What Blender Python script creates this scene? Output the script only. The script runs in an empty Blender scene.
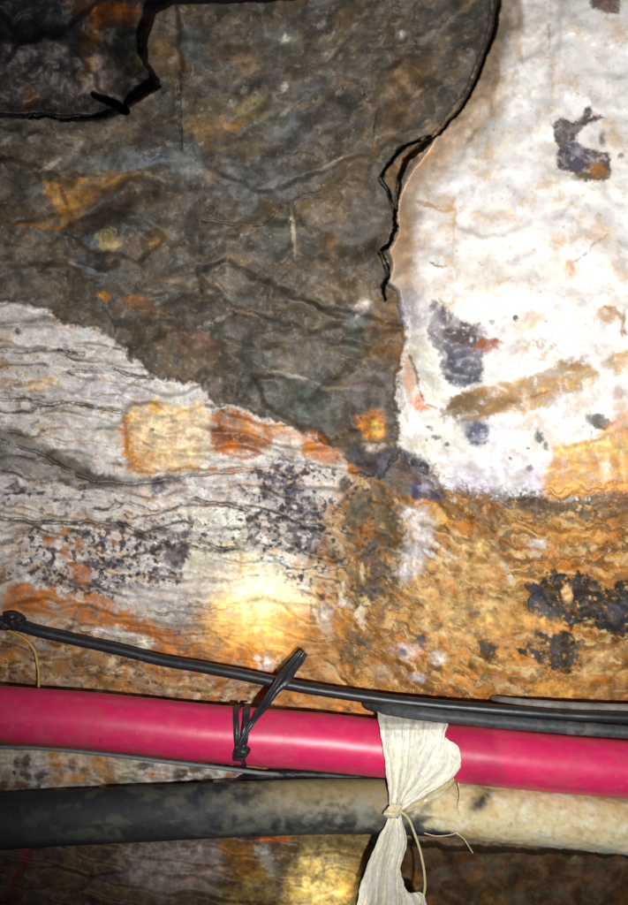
import bpy, math, random
import numpy as np

random.seed(7)
D = 1.10                      # distance from the camera to the mean rock face (m)
S = 0.001                     # one photo unit on the rock face = 1 mm
scene = bpy.context.scene
COL = scene.collection

# ------------------------------------------------------------------ helpers
def at(px, py, h=0.0):
    """point standing h mm in front of the mean rock face"""
    k = (D - h * S) / D
    return ((px - 314.0) * S * k, -h * S, (452.5 - py) * S * k)

def lin(c):
    c = np.asarray(c, dtype=np.float64) / 255.0
    return np.where(c <= 0.04045, c / 12.92, ((c + 0.055) / 1.055) ** 2.4)

def sst(a, b, x):
    t = np.clip((x - a) / (b - a), 0, 1)
    return t * t * (3 - 2 * t)

_rng = np.random.RandomState(11)
_perm = _rng.permutation(4096)
_ga = _rng.rand(4096) * 2 * np.pi
_gx, _gy = np.cos(_ga), np.sin(_ga)
_rv = _rng.rand(4096, 3)

def _hash(ix, iy, seed):
    return _perm[(_perm[(ix + seed * 131) & 4095] + iy * 57 + seed * 17) & 4095]

def perlin(x, y, seed=0):
    x0 = np.floor(x); y0 = np.floor(y)
    fx = x - x0; fy = y - y0
    ix = x0.astype(np.int64); iy = y0.astype(np.int64)
    u = fx * fx * fx * (fx * (fx * 6 - 15) + 10); v = fy * fy * fy * (fy * (fy * 6 - 15) + 10)
    def g(dx, dy):
        h = _hash(ix + dx, iy + dy, seed)
        return _gx[h] * (fx - dx) + _gy[h] * (fy - dy)
    a = g(0, 0); b = g(1, 0); c = g(0, 1); d = g(1, 1)
    return ((a + u * (b - a)) * (1 - v) + (c + u * (d - c)) * v) * 1.5

def fbm(x, y, seed=0, octv=4, gain=0.5):
    s = 0; a = 1.0; n = 0; f = 1.0
    for o in range(octv):
        s = s + a * perlin(x * f + o * 13.7, y * f - o * 7.3, seed + o)
        n += a; a *= gain; f *= 2.03
    return s / n * 1.4

def rot(x, y, deg):
    c, s = math.cos(math.radians(deg)), math.sin(math.radians(deg))
    return x * c + y * s, -x * s + y * c

def facets(x, y, w, h, deg, seed, tilt=1.0):
    """broken, planar chips: height of the chip each point lies on, distance to its edge"""
    X, Y = rot(x, y, deg); X = X / w; Y = Y / h
    ix = np.floor(X).astype(np.int64); iy = np.floor(Y).astype(np.int64)
    best = np.full(X.shape, 9e9); sec = np.full(X.shape, 9e9); val = np.zeros(X.shape)
    rnd = np.zeros(X.shape)
    for dx in (-1, 0, 1):
        for dy in (-1, 0, 1):
            hh = _hash(ix + dx, iy + dy, seed)
            r = _rv[hh]; r2 = _rv[(hh * 7 + 3) & 4095]
            ddx = X - (ix + dx + 0.1 + 0.8 * r[..., 0]); ddy = Y - (iy + dy + 0.1 + 0.8 * r[..., 1])
            d = ddx * ddx + ddy * ddy
            hv = (r[..., 2] - .5) + tilt * ((r2[..., 0] - .5) * ddx + (r2[..., 1] - .5) * ddy)
            closer = d < best
            sec = np.where(closer, best, np.minimum(sec, d))
            val = np.where(closer, hv, val)
            rnd = np.where(closer, r2[..., 2], rnd)
            best = np.where(closer, d, best)
    return val, np.sqrt(sec) - np.sqrt(best), rnd

# ------------------------------------------------------------------ rock face grid
def axis(a, b, step, far, growth=1.07):
    core = np.arange(a, b + step * .5, step)
    lo = [core[0]]; s = step
    while lo[-1] > -far:
        s *= growth; lo.append(lo[-1] - s)
    hi = [core[-1]]; s = step
    while hi[-1] < far + 600:
        s *= growth; hi.append(hi[-1] + s)
    return np.concatenate([np.array(lo[:0:-1]), core, np.array(hi[1:])])

us = axis(-30, 658, 0.80, 2300)
vs = axis(-30, 935, 0.80, 2300)
U, V = np.meshgrid(us, vs)
print('grid', U.shape)

# shared noise fields (photo units)
W1 = fbm(U / 26, V / 26, 101, 5, .55)
W2 = fbm(U / 26, V / 26, 131, 5, .55)
F6 = fbm(U / 7, V / 7, 151, 3, .6)
F6b = fbm(U / 7, V / 7, 171, 3, .6)
F3 = perlin(U / 3.1, V / 3.1, 191)
F3b = perlin(U / 2.6, V / 2.6, 193)
F14 = fbm(U / 15, V / 15, 211, 4, .6)
F14b = fbm(U / 15, V / 15, 231, 4, .6)
F40 = fbm(U / 42, V / 42, 251, 5, .55)
F40b = fbm(U / 42, V / 42, 271, 5, .55)
F120 = fbm(U / 130, V / 130, 291, 4)
_x, _y = rot(U, V, 8);  SH = fbm(_x / 30, _y / 5, 311, 4, .6); SH2 = fbm(_x / 60, _y / 9, 331, 4, .6)
_x, _y = rot(U, V, 52); SD_ = fbm(_x / 22, _y / 5, 351, 4, .6)
_x, _y = rot(U, V, -42); SU = fbm(_x / 26, _y / 6, 371, 4, .6)
_x, _y = rot(U, V, 88); SV = fbm(_x / 22, _y / 5, 391, 4, .6)
# streaks that follow the fabric of each rock
gS = V - 1.15 * (np.clip(U, 300, 560) - 300) * (1 - .5 * np.clip((U - 300) / 260, 0, 1)) + 10 * W1
FS = fbm(U / 60, gS / 8, 411, 4, .5); FSb = fbm(U / 90, gS / 13, 431, 4, .5)
gD = V + sst(330, 120, V) * .75 * np.clip(U - 230, 0, 400) - .12 * U + 14 * W2
FD = fbm(U / 30, gD / 9, 451, 5, .55); FDb = fbm(U / 75, gD / 24, 471, 5, .55)
gV = V - .10 * U + 8 * W2
FV = fbm(U / 34, gV / 5.5, 491, 5, .6); FVb = fbm(U / 60, gV / 11, 493, 5, .6)
def ridge(n, w): return sst(w, 0, np.abs(n))
BRK = .55 + .45 * sst(-.75, -.2, .7 * F14b + .75 * F6)
NF = dict(f6=F6, f6b=F6b, f14=F14, f14b=F14b, f40=F40, f40b=F40b, sh=SH, sh2=SH2, sd=SD_, su=SU, sv=SV)

def box(x0, y0, x1, y1, m=30):
    i0 = np.searchsorted(us, x0 - m); i1 = np.searchsorted(us, x1 + m)
    j0 = np.searchsorted(vs, y0 - m); j1 = np.searchsorted(vs, y1 + m)
    return slice(j0, j1), slice(i0, i1)

def sdpoly(P, x, y):
    P = np.asarray(P, float); n = len(P)
    d = np.full(x.shape, 1e18); ins = np.zeros(x.shape, bool)
    for i in range(n):
        ax, ay = P[i]; bx, by = P[(i + 1) % n]
        ex, ey = bx - ax, by - ay
        wx, wy = x - ax, y - ay
        t = np.clip((wx * ex + wy * ey) / (ex * ex + ey * ey + 1e-9), 0, 1)
        d = np.minimum(d, (wx - ex * t) ** 2 + (wy - ey * t) ** 2)
        if ey != 0:
            cond = (ay > y) != (by > y)
            ins ^= cond & (x < ex * (y - ay) / ey + ax)
    d = np.sqrt(d)
    return np.where(ins, -d, d)

def polyline(P, x, y):
    """distance to a polyline and the parameter (0..1) along it"""
    P = np.asarray(P, float); best = np.full(x.shape, 1e18); par = np.zeros(x.shape)
    L = np.hypot(*(P[1:] - P[:-1]).T); tot = L.sum(); acc = 0
    for i in range(len(P) - 1):
        ax, ay = P[i]; ex, ey = P[i + 1] - P[i]
        wx, wy = x - ax, y - ay
        t = np.clip((wx * ex + wy * ey) / (ex * ex + ey * ey + 1e-9), 0, 1)
        dd = (wx - ex * t) ** 2 + (wy - ey * t) ** 2
        c = dd < best
        best = np.where(c, dd, best); par = np.where(c, (acc + t * L[i]) / tot, par)
        acc += L[i]
    return np.sqrt(best), par

# ------------------------------------------------------------------ rock units
B = 2900
DYKE = [(-B, 190), (-300, 262), (0, 301), (45, 307), (62, 322), (100, 330), (120, 345), (150, 373), (200, 385),
        (212, 400), (260, 415), (300, 430), (335, 447), (352, 470), (380, 480), (400, 452), (396, 400), (398, 370),
        (404, 340), (401, 310), (396, 290), (388, 284), (392, 262), (389, 250), (396, 236), (397, 205), (402, 185), (414, 166),
        (440, 131), (466, 100), (482, 62), (493, 25), (496, 0), (498, -60), (470, -400), (520, -B), (-B, -B)]
RECESS = [(-B, 130), (-60, 120), (0, 117), (60, 117), (105, 118), (122, 114), (134, 101), (158, 90), (158, 80),
          (146, 62), (147, 36), (154, 12), (172, 3), (260, 1), (300, -3), (420, -12), (450, -300), (300, -B), (-B, -B)]
QUARTZ = [(396, 400), (400, 452), (420, 470), (445, 488), (500, 496), (545, 497), (628, 490), (B, 470), (B, -B), (520, -B), (470, -400), (498, -60),
          (496, 0), (493, 25), (482, 62), (466, 100), (440, 131), (414, 166), (402, 185), (397, 205), (396, 236),
          (389, 250), (392, 262), (388, 284), (396, 290), (401, 310), (404, 340), (398, 370)]
STAIN = [(380, 470), (352, 470), (342, 520), (338, 600), (325, 660), (320, 740), (310, 830), (400, 848), (500, 856), (700, 862), (B, 900), (B, 400), (445, 440)]
FOOT = [(400, 843), (470, 848), (628, 854), (B, 880), (B, B), (380, B), (396, 905)]

EX, EY = 2.2 * W1, 2.2 * W2
def sdr(P, k=1.0): return sdpoly(P, U + EX * k, V + EY * k)
sd_dyke = sdr(DYKE, 1.3); sd_rec = sdr(RECESS, 1.0); sd_q = sdr(QUARTZ, 1.3); sd_st = sdr(STAIN, 3); sd_ft = sdr(FOOT, 2)
_k = sst(285, 325, V); _w = 2 + 1 * _k; mD = sst(_w, -_w, sd_dyke + _k * (6 * F14 + 2 * F6)); mR = sst(2.0, -4.5, sd_rec); mQ = sst(2.5 + 5 * _k, -2.5 - 5 * _k, sd_q + _k * 5 * F14 + sst(450, 490, V) * (16 * F14b + 14 * FS)) * (1 - mD)
mF = sst(4, -4, sd_ft); mS = sst(40, -34, sd_st + 34 * F14 + 30 * F40b) * (1 - mD) * (1 - mQ)

# ------------------------------------------------------------------ relief (mm towards the viewer)
far = sst(0, 900, np.maximum(np.maximum(-U, U - 628), np.maximum(-V, V - 905)))
def blur(a, sg):
    n = int(sg * 2.5) + 1; kx = np.arange(-n, n + 1); kw = np.exp(-kx ** 2 / (2 * sg * sg)); kw /= kw.sum()
    p = np.pad(a, ((n, n), (0, 0)), 'edge'); a = sum(kw[i] * p[i:i + a.shape[0]] for i in range(2 * n + 1))
    p = np.pad(a, ((0, 0), (n, n)), 'edge'); return sum(kw[i] * p[:, i:i + a.shape[1]] for i in range(2 * n + 1))
fa, _, _ = facets(U + 8 * W1, V + 8 * W2, 120, 70, -35, 1, 1.6)
fb, eb, rb = facets(U + 5 * W1, V + 5 * W2, 46, 24, -20, 2, 1.6)
fc, ec, rc = facets(U + 3 * F6, V + 3 * F6b, 17, 8, 12, 3, 1.6)
fs, es, rs = facets(U + 8 * W1, V + 5 * W2, 105, 17, 7, 4, 1.3)
fd, ed, rd = facets(U + 3 * F6, V + 3 * F6b, 26, 11, 50, 5, 1.5)
hD = 26 + 9 * F120 + blur(13 * fa, 6) + blur(5 * fb, 4) + .6 * blur(fc, 2) + .3 * FD + 1.2 * FDb
# upper block of the dyke is smoother and stands prouder
up = sst(20, -20, sdpoly([(178, -20), (176, 90), (180, 150), (260, 190), (380, 160), (470, 90), (498, -20)], U + 8 * W1, V + 8 * W2))
def terr(q, w):
    f = np.floor(q); t = q - f
    return f + sst(.5 - w, .5 + w, t) - q, sst(.5 - w, .5, t) * sst(.5 + w, .5, t)
G1 = fbm(U / 95, V / 95, 801, 2); G2 = fbm(U / 95, V / 95, 811, 2); jag = .05 * F14 + .02 * F6
gDs = V + sst(330, 120, V) * .75 * np.clip(U - 230, 0, 400) - .12 * U
tD, eD = terr(gDs / 48 + .45 * G1 + .10 * F40b + 1.5 * jag, .16)
_x, _y = rot(U, V, 35); tD2, _ = terr(_x / 105 + .9 * G2 + jag, .045)
tV, eV = terr((V - .10 * U) / 21 + .9 * G1 + 1.6 * jag, .10)
_x, _y = rot(U, V, 80); tV2, _ = terr(_x / 60 + .7 * G2 + jag, .05)
gSs = V - 1.15 * (np.clip(U, 300, 560) - 300) * (1 - .5 * np.clip((U - 300) / 260, 0, 1))
tS, _ = terr(gSs / 40 + .8 * G1 + 1.6 * jag, .08)
hD = hD + up * (9 - 3 * blur(fb, 3.5))
hD = hD + (1 - .5 * up) * 12 * tD * sst(-.15, .45, F40b + .5 * G2)
def ledge(P, hgt, w=3.0, rough=1.0):      # a slab standing proud, with a steep broken edge
    return hgt * sst(-.35, .3, G2) * sst(w, -w, sdpoly(P, U + rough * 5 * W1, V + rough * 5 * W2))
hD = hD + ledge([(181, 84), (180, 152), (225, 176), (262, 192), (300, 182), (330, 165), (380, 150), (420, 128), (470, 60), (480, -60), (175, -60)], 12)
hD = hD + ledge([(366, 92), (374, 112), (368, 140), (385, 150), (430, 125), (480, 60), (470, 40), (400, 60)], 9)
hD = hD + ledge([(196, 268), (232, 262), (262, 282), (305, 296), (345, 322), (300, 335), (240, 318), (205, 300)], 10)
hD = hD + ledge([(255, 372), (300, 378), (345, 386), (360, 430), (330, 440), (265, 408)], 10)
hD = hD + ledge([(60, 230), (100, 212), (140, 215), (165, 240), (140, 262), (90, 250)], 10)
hD = hD + ledge([(-400, 150), (20, 160), (60, 175), (70, 215), (20, 222), (-400, 230)], 9)
# hollow under the brow at (100,190)-(160,200)
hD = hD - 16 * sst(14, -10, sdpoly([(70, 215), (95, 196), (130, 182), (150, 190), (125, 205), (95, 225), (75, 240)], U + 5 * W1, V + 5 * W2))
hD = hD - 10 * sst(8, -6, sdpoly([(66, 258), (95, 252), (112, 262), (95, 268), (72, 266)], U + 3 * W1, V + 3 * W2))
hD = hD + 7 * sst(3, -3, sdpoly([(195, 272), (230, 262), (300, 300), (420, 330), (300, 330), (230, 305)], U + 6 * W1, V + 6 * W2))
hD = hD - 20 * sst(-2, 60, sd_dyke + 62) * sst(260, 330, V)      # thins out over the vein
hR = -85 + 40 * fa + 14 * F40 + 8 * fb + 2 * fc + F6
hR = hR - 90 * sst(40, -10, sdpoly([(118, -200), (160, -200), (300, 0), (165, 10), (152, 60), (150, 85), (132, 62), (128, 30)], U + 6 * W1, V + 6 * W2))
hR = hR + 40 * sst(10, -10, sdpoly([(-400, 60), (60, 30), (120, 55), (128, 100), (60, 112), (-400, 112)], U + 6 * W1, V + 6 * W2))
hQ = 6 + 12 * F120 + 5 * blur(F40, 4) + .6 * F14 + 2.5 * fa + 1.0 * fb
hQ = hQ + 14 * sst(0, 190, -sd_q) + 5 * np.sin(U / 9.0 + 1.5 * F40 + V / 60) * sst(180, 60, V) * sst(590, 540, U)
_qf, _, _ = facets(U + 4 * W1, V + 4 * W2, 34, 26, 30, 8, 1.8); hQ = hQ + 3.0 * blur(_qf, 2.2)
hQ = hQ - 46 * np.exp(-np.clip(-sd_q, 0, 200) / 24.0) * sst(430, 200, V) * (U < 560)
hQ = hQ + 10 * sst(60, -60, sdpoly([(520, 200), (700, 180), (700, 400), (560, 350)], U, V))
hV = 2 + 4 * F120 + 9 * fs + 1.0 * F14 + 1.0 * fc + .2 * F6 + 1.0 * FV + 1.2 * FVb
hV = hV + 6.5 * tV + 4 * tV2
hV = hV + ledge([(190, 505), (247, 508), (248, 546), (192, 543)], 8, 2, .4) + ledge([(124, 404), (208, 402), (214, 450), (208, 469), (128, 471)], 6, 2.5, .5) + ledge([(-300, 425), (20, 432), (95, 476), (200, 480), (100, 486), (20, 474), (-300, 468)], -10, 3, .8)
hS = 4 * tS + 3 + 5 * F120 + 5 * fd + 4 * fb + 2.5 * F14 + 2.4 * FS + 1.6 * FSb + .45 * F6
hF = -95 + 22 * fa + 14 * fb + 5 * fc + 3 * F14 + F6
hD = blur(hD, 1.4); hQ = blur(hQ, 2.2); hV = blur(hV, 2.2) * .9 + hV * .1; hS = blur(hS, 2.8) * .92 + hS * .08; hF = blur(hF, 5); hR = blur(hR, 2)
mSh = sst(14, -14, sd_st) * (1 - mD) * (1 - mQ)
H = hV * (1 - mSh) + hS * mSh
low = sst(690, 745, V)
H = H - 10 * low
H = H * (1 - mQ) + hQ * mQ
H = H * (1 - mD) + hD * mD
H = H * (1 - mR) + hR * mR
H = H * (1 - mF) + hF * mF

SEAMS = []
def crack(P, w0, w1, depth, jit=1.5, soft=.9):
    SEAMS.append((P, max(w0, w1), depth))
    P = np.asarray(P, float)
    sl = box(P[:, 0].min(), P[:, 1].min(), P[:, 0].max(), P[:, 1].max(), 20)
    d, t = polyline(P, (U + jit * W1 * 2 + (depth > 20) * F6)[sl], (V + jit * W2 * 2 + (depth > 20) * F6b)[sl])
    w = w0 + (w1 - w0) * t + .6 * F6[sl]
    H[sl] -= depth * sst(-.75, -.1, F14[sl] + .3 * F6[sl]) ** (depth < 40) * (sst(w * .5 + soft, w * .5 - soft * .5, d) if depth >= 50 else np.clip(1 - d / (w * .5 + soft + .6), 0, 1))

# the open joint between dyke and quartz
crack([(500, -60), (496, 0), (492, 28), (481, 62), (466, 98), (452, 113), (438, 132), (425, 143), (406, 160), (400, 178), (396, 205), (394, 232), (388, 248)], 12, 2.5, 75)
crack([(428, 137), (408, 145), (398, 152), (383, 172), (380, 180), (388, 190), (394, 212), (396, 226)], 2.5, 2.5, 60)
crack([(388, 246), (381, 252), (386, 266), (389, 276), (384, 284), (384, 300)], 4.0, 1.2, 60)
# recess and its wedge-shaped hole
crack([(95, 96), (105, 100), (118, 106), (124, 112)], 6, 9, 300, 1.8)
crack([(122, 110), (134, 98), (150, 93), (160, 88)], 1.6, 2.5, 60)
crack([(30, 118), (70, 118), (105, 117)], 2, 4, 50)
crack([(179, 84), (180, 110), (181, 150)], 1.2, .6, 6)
# bedding partings of the vein
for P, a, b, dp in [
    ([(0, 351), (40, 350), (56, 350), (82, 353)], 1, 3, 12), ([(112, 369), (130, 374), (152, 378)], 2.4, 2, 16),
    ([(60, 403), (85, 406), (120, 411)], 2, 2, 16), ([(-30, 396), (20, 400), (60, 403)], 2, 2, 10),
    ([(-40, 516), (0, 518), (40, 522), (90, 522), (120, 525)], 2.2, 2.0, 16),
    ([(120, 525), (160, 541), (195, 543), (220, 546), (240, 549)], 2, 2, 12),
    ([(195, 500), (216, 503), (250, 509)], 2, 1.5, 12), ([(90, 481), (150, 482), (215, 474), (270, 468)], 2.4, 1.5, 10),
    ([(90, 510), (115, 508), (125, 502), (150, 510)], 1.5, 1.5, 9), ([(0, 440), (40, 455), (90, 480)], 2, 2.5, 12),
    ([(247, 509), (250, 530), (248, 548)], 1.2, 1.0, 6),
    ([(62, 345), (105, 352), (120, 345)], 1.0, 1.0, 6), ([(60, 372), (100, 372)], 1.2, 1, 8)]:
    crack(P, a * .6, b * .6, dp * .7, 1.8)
rr_ = random.Random(5)
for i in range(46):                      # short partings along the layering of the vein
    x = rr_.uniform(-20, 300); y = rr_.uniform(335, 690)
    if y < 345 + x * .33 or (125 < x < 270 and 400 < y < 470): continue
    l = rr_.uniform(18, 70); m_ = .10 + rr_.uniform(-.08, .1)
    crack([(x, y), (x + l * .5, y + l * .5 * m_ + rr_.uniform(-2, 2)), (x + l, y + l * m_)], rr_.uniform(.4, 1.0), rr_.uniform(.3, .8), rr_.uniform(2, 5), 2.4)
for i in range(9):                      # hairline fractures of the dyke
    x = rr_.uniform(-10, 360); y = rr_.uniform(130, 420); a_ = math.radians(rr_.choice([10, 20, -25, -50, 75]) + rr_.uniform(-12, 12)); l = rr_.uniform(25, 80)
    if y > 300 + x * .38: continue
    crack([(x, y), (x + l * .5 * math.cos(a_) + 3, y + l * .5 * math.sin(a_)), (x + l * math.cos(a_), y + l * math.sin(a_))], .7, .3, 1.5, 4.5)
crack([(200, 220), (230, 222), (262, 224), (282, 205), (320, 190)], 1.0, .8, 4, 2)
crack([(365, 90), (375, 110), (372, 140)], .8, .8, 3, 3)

# ------------------------------------------------------------------ mineral colours (linear; some shade painted in where noted)
C = np.zeros(U.shape + (3,))
ALB = 0.84; random.seed(21)      # photo-like swatches down to surface albedo
def put(sl, m, rgb, vary=False):
    c = lin(rgb) * ALB
    m = m[..., None]
    if vary: c = c * VAR[sl]
    C[sl] = C[sl] * (1 - m) + c * m
_v = .42 * F14 + .34 * F6b + .15 * F3
VAR = np.exp(np.stack([_v + .12 * F40, 1.05 * _v, 1.15 * _v - .22 * F40b], -1))
SMK = .80 + .20 * sst(-.5, .25, F14 + .6 * F6b)
SPK = perlin(U / 4.6, V / 4.0, 701) * .8 + .3 * F6 + 1.0 * F14; SPKb = perlin(U / 6.5, V / 4.5, 703) * .8 + .3 * F6b + 1.0 * F14b
BLT = fbm(U / 22, V / 16, 711, 4, .6)
NF['spk'] = SPK; NF['spkb'] = SPKb; NF['fs'] = FS; NF['fsb'] = FSb; NF['fv'] = FV; NF['fd'] = FD
ALL = (slice(None), slice(None))

def P_(rgb, pts, op=1.0, soft=2.5, rough=5.0, br=None, thr=0.0, w=.12):
    p = np.asarray(pts, float)
    sl = box(p[:, 0].min(), p[:, 1].min(), p[:, 0].max(), p[:, 1].max(), 10 + rough * 2)
    x = (U + rough * (W1 + .6 * F6) + 1.3 * F3)[sl]; y = (V + rough * (W2 + .6 * F6b) + 1.3 * F3b)[sl]
    m = sst(soft * 1.5, -soft * 1.5, sdpoly(p, x, y)) * op * BRK[sl] * SMK[sl]
    if br: m = m * sst(thr - w, thr + w, NF[br][sl])
    put(sl, m, rgb, True)

def E_(rgb, cx, cy, rx, ry, ang=0, op=1.0, soft=.25, rough=4.0, br=None, thr=0.0, w=.12):
    r = max(rx, ry)
    sl = box(cx - r, cy - r, cx + r, cy + r, 8 + rough * 2)
    x = (U + rough * (1.2 * W1 + .6 * F6) + 1.0 * F3)[sl] - cx; y = (V + rough * (1.2 * W2 + .6 * F6b) + 1.0 * F3b)[sl] - cy
    x, y = rot(x, y, ang)
    d = np.sqrt((x / rx) ** 2 + (y / ry) ** 2)
    m = sst(1 + soft * 1.3, 1 - soft * 1.3, d + .22 * F14b[sl] + .16 * F6[sl]) * op * BRK[sl] * SMK[sl]
    if br: m = m * sst(thr - w, thr + w, NF[br][sl])
    put(sl, m, rgb, True)

def L_(rgb, pts, w, op=1.0, rough=3.0, soft=1.2, br=None, thr=0.0, bw=.15):
    p = np.asarray(pts, float)
    sl = box(p[:, 0].min(), p[:, 1].min(), p[:, 0].max(), p[:, 1].max(), 12 + w + rough * 2)
    d, t = polyline(p, (U + rough * (W1 + .3 * F6))[sl], (V + rough * (W2 + .3 * F6b))[sl])
    wt = w * (.3 + .7 * np.sin(np.pi * t) ** .7)
    m = sst(wt / 2 + soft, wt / 2 - soft, d + 1.2 * F6[sl] + .8 * F14[sl]) * op * sst(-.6, 0, F14b[sl] + .6 * F6b[sl])
    if br: m = m * sst(thr - bw, thr + bw, NF[br][sl])
    put(sl, m, rgb)

# ---- vein base (lower left)
put(ALL, np.ones(U.shape), (232, 227, 220))
put(ALL, .6 * sst(-.1, .5, F40), (190, 180, 176))
put(ALL, .8 * sst(.0, .4, BLT + .3 * FV), (236, 232, 226))
put(ALL, .55 * sst(.12, .45, FV), (144, 134, 126))
put(ALL, .5 * sst(.15, .5, FVb), (150, 136, 130))
put(ALL, .65 * sst(.12, .42, -FVb + .3 * F14), (214, 186, 154))
_q = (V - .10 * U) / 21 + .9 * G1 + 1.6 * jag; _t = np.abs(_q - np.floor(_q) - .5)
put(ALL, .75 * sst(.16, .02, _t) * sst(-.15, .3, F40b + .5 * F14), (104, 90, 78))
put(ALL, .85 * sst(.06, .0, _t) * sst(-.05, .25, F40 + .4 * F14b), (50, 44, 40))
put(ALL, .55 * sst(.2, .08, np.abs(_t - .16)) * sst(.05, .4, -F40b + .4 * F14b), (206, 164, 112))
put(ALL, .4 * ridge(FV + .2, .03), (86, 76, 70))
put(ALL, .6 * ridge(FVb - .12, .02), (62, 54, 50))
put(ALL, .5 * sst(.1, .45, F14 - .5 * F40), (198, 164, 130))
put(ALL, .6 * sst(.25, .5, F6 + .3 * F14), (112, 102, 102))
put(ALL, .5 * sst(.3, .6, F6b), (240, 236, 230))
put(ALL, .8 * sst(.82, .92, SPK + .3 * F40), (72, 64, 68))
# ---- rusty ground in the lower band
lo = sst(585, 650, V + 18 * W1)
put(ALL, lo * .8, (156, 112, 60))
put(ALL, lo * .75 * sst(0, .35, BLT), (196, 138, 68))
put(ALL, lo * .8 * sst(.05, .4, FV), (88, 58, 32))
put(ALL, lo * .7 * sst(.15, .45, F14b), (220, 196, 154))
put(ALL, lo * .7 * sst(.2, .45, F6b), (74, 54, 36))
put(ALL, lo * .6 * sst(.2, .45, F14 - .3 * F40b), (198, 118, 40))
# ---- stained rock (lower right)
def ms(m, rgb): put(ALL, mS * m, rgb)
ms(1.0, (188, 138, 72))
ms(.9 * sst(-.05, .3, FSb), (210, 156, 80))
ms(.85 * sst(.0, .3, -FSb + .25 * F40), (150, 100, 46))
ms(.8 * sst(.05, .4, F40b + .5 * FS), (222, 184, 122))
ms(.85 * sst(.04, .30, FS) , (118, 80, 38))
ms(.85 * sst(.08, .36, -FS + .4 * F40), (232, 206, 160))
ms(.7 * sst(.1, .4, F40 + .6 * FSb), (200, 124, 38))
ms(.8 * ridge(FS - .05, .05), (84, 58, 34))
ms(.7 * ridge(FSb + .08, .03), (236, 214, 176))
ms(.65 * sst(.15, .4, F14b - .5 * FSb), (104, 76, 42))
C[ALL] *= 1 - .12 * mS[..., None] * np.array([.4, 1.0, 2.4])
# ---- quartz (upper right)
def mq(m, rgb): put(ALL, mQ * m, rgb)
mq(1.0, (252, 248, 243))
mq(.6 * sst(-.1, .4, F40), (242, 233, 224))
mq(.38 * sst(.05, .4, F40b + .3 * BLT), (238, 220, 198))
mq(.5 * sst(.15, .5, BLT), (224, 220, 222))
mq(.5 * sst(.28, .5, F40 + .5 * F14), (222, 186, 142))
mq(.35 * sst(.25, .5, F14b + .3 * F6b), (204, 182, 160))
mq(.7 * sst(.25, .6, -F40b + .5 * F14), (252, 250, 250))
mq(.4 * sst(.9, 1.05, SPK), (150, 124, 106))
mq(.62 * sst(50, -10, -sd_q + 30 * F14 + 40 * F40) * sst(340, 240, V) * (U < 560), (196, 158, 112))  # tan edge gradients, here and next: shading of the bulge painted in
mq(.5 * sst(24, 0, -sd_q + 8 * F14) * (U < 560) * sst(500, 420, V), (150, 124, 92))
# ---- dyke
def md(m, rgb): put(ALL, mD * m, rgb)
md(1.0, (95, 85, 72))
md(.7 * sst(-.1, .35, F40), (80, 70, 58))
md(.7 * sst(.0, .4, F40b), (84, 88, 78))
md(.7 * sst(.05, .4, F14 * .6 - .5 * F40b + .3 * FDb), (104, 86, 62))
md(.6 * sst(.1, .4, F14b * .6 + .4 * F120), (80, 74, 80))
md(.55 * sst(.0, .35, rb - .6), (112, 98, 82))
md(.5 * sst(.1, .3, rc - .65), (66, 60, 52))
md(.8 * sst(.05, .35, FD), (58, 52, 44))
md(.6 * sst(.08, .38, -FD + .2 * F14), (118, 108, 94))
md(.6 * sst(.10, .40, FDb), (96, 78, 54))
md(.45 * sst(.10, .40, -FDb), (84, 84, 78))
md(.7 * ridge(FD - .08, .04) * sst(-.2, .2, F14), (40, 34, 30))
md(.6 * ridge(FDb + .1, .02) * sst(-.2, .2, F14b), (146, 136, 120))
md(.3 * sst(.3, .55, F6 - .5 * FD), (140, 132, 116))
md(.35 * sst(.3, .6, F6b), (62, 56, 48))
md(.3 * sst(.3, .6, F6 + .7 * BLT - .3), (160, 152, 136))
md(.4 * sst(.2, .45, BLT), (104, 88, 66)); md(.5 * sst(.2, .45, -BLT), (70, 68, 60))
# recess
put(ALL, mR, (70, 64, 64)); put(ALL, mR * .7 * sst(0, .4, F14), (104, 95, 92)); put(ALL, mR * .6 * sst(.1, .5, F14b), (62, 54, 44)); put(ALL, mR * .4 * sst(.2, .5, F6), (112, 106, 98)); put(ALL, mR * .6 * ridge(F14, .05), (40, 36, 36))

# ================= dyke details
G = (96, 100, 96)
P_((150, 108, 48), [(40, 180), (90, 178), (120, 172), (150, 172), (110, 188), (85, 205), (75, 222), (62, 228), (50, 200)], .75, 4, 7)
P_((140, 100, 44), [(180, 165), (225, 170), (220, 182), (185, 178)], .5, 5, 7)
L_((138, 92, 44), [(5, 224), (40, 226), (65, 228)], 5, .7)
L_((150, 134, 106), [(118, 176), (150, 172), (165, 182)], 4, .7)
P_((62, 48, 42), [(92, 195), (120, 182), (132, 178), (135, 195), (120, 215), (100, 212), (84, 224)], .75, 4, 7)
E_((92, 72, 74), 108, 215, 24, 10, -30, .5, .4, 7)
P_((118, 122, 128), [(80, 238), (98, 234), (105, 246), (90, 250)], .8, 2, 4)
P_((168, 150, 96), [(98, 236), (110, 230), (122, 244), (112, 252), (100, 248)], .75, 2, 4)
L_((150, 154, 164), [(68, 262), (84, 270), (108, 274)], 5, .8)
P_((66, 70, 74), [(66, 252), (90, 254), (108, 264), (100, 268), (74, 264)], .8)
E_((170, 116, 50), 104, 297, 7, 6, 0, .8); E_((150, 96, 46), 135, 300, 14, 6, 0, .5)
E_((150, 112, 56), 205, 128, 17, 9, 10, .6, .5, 8); E_((156, 112, 48), 232, 124, 12, 8, 0, .6, .5, 6)
E_((138, 116, 54), 250, 110, 22, 12, 0, .4, .5, 8); E_((140, 106, 54), 168, 55, 18, 14, 30, .55, .5, 8)
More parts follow.
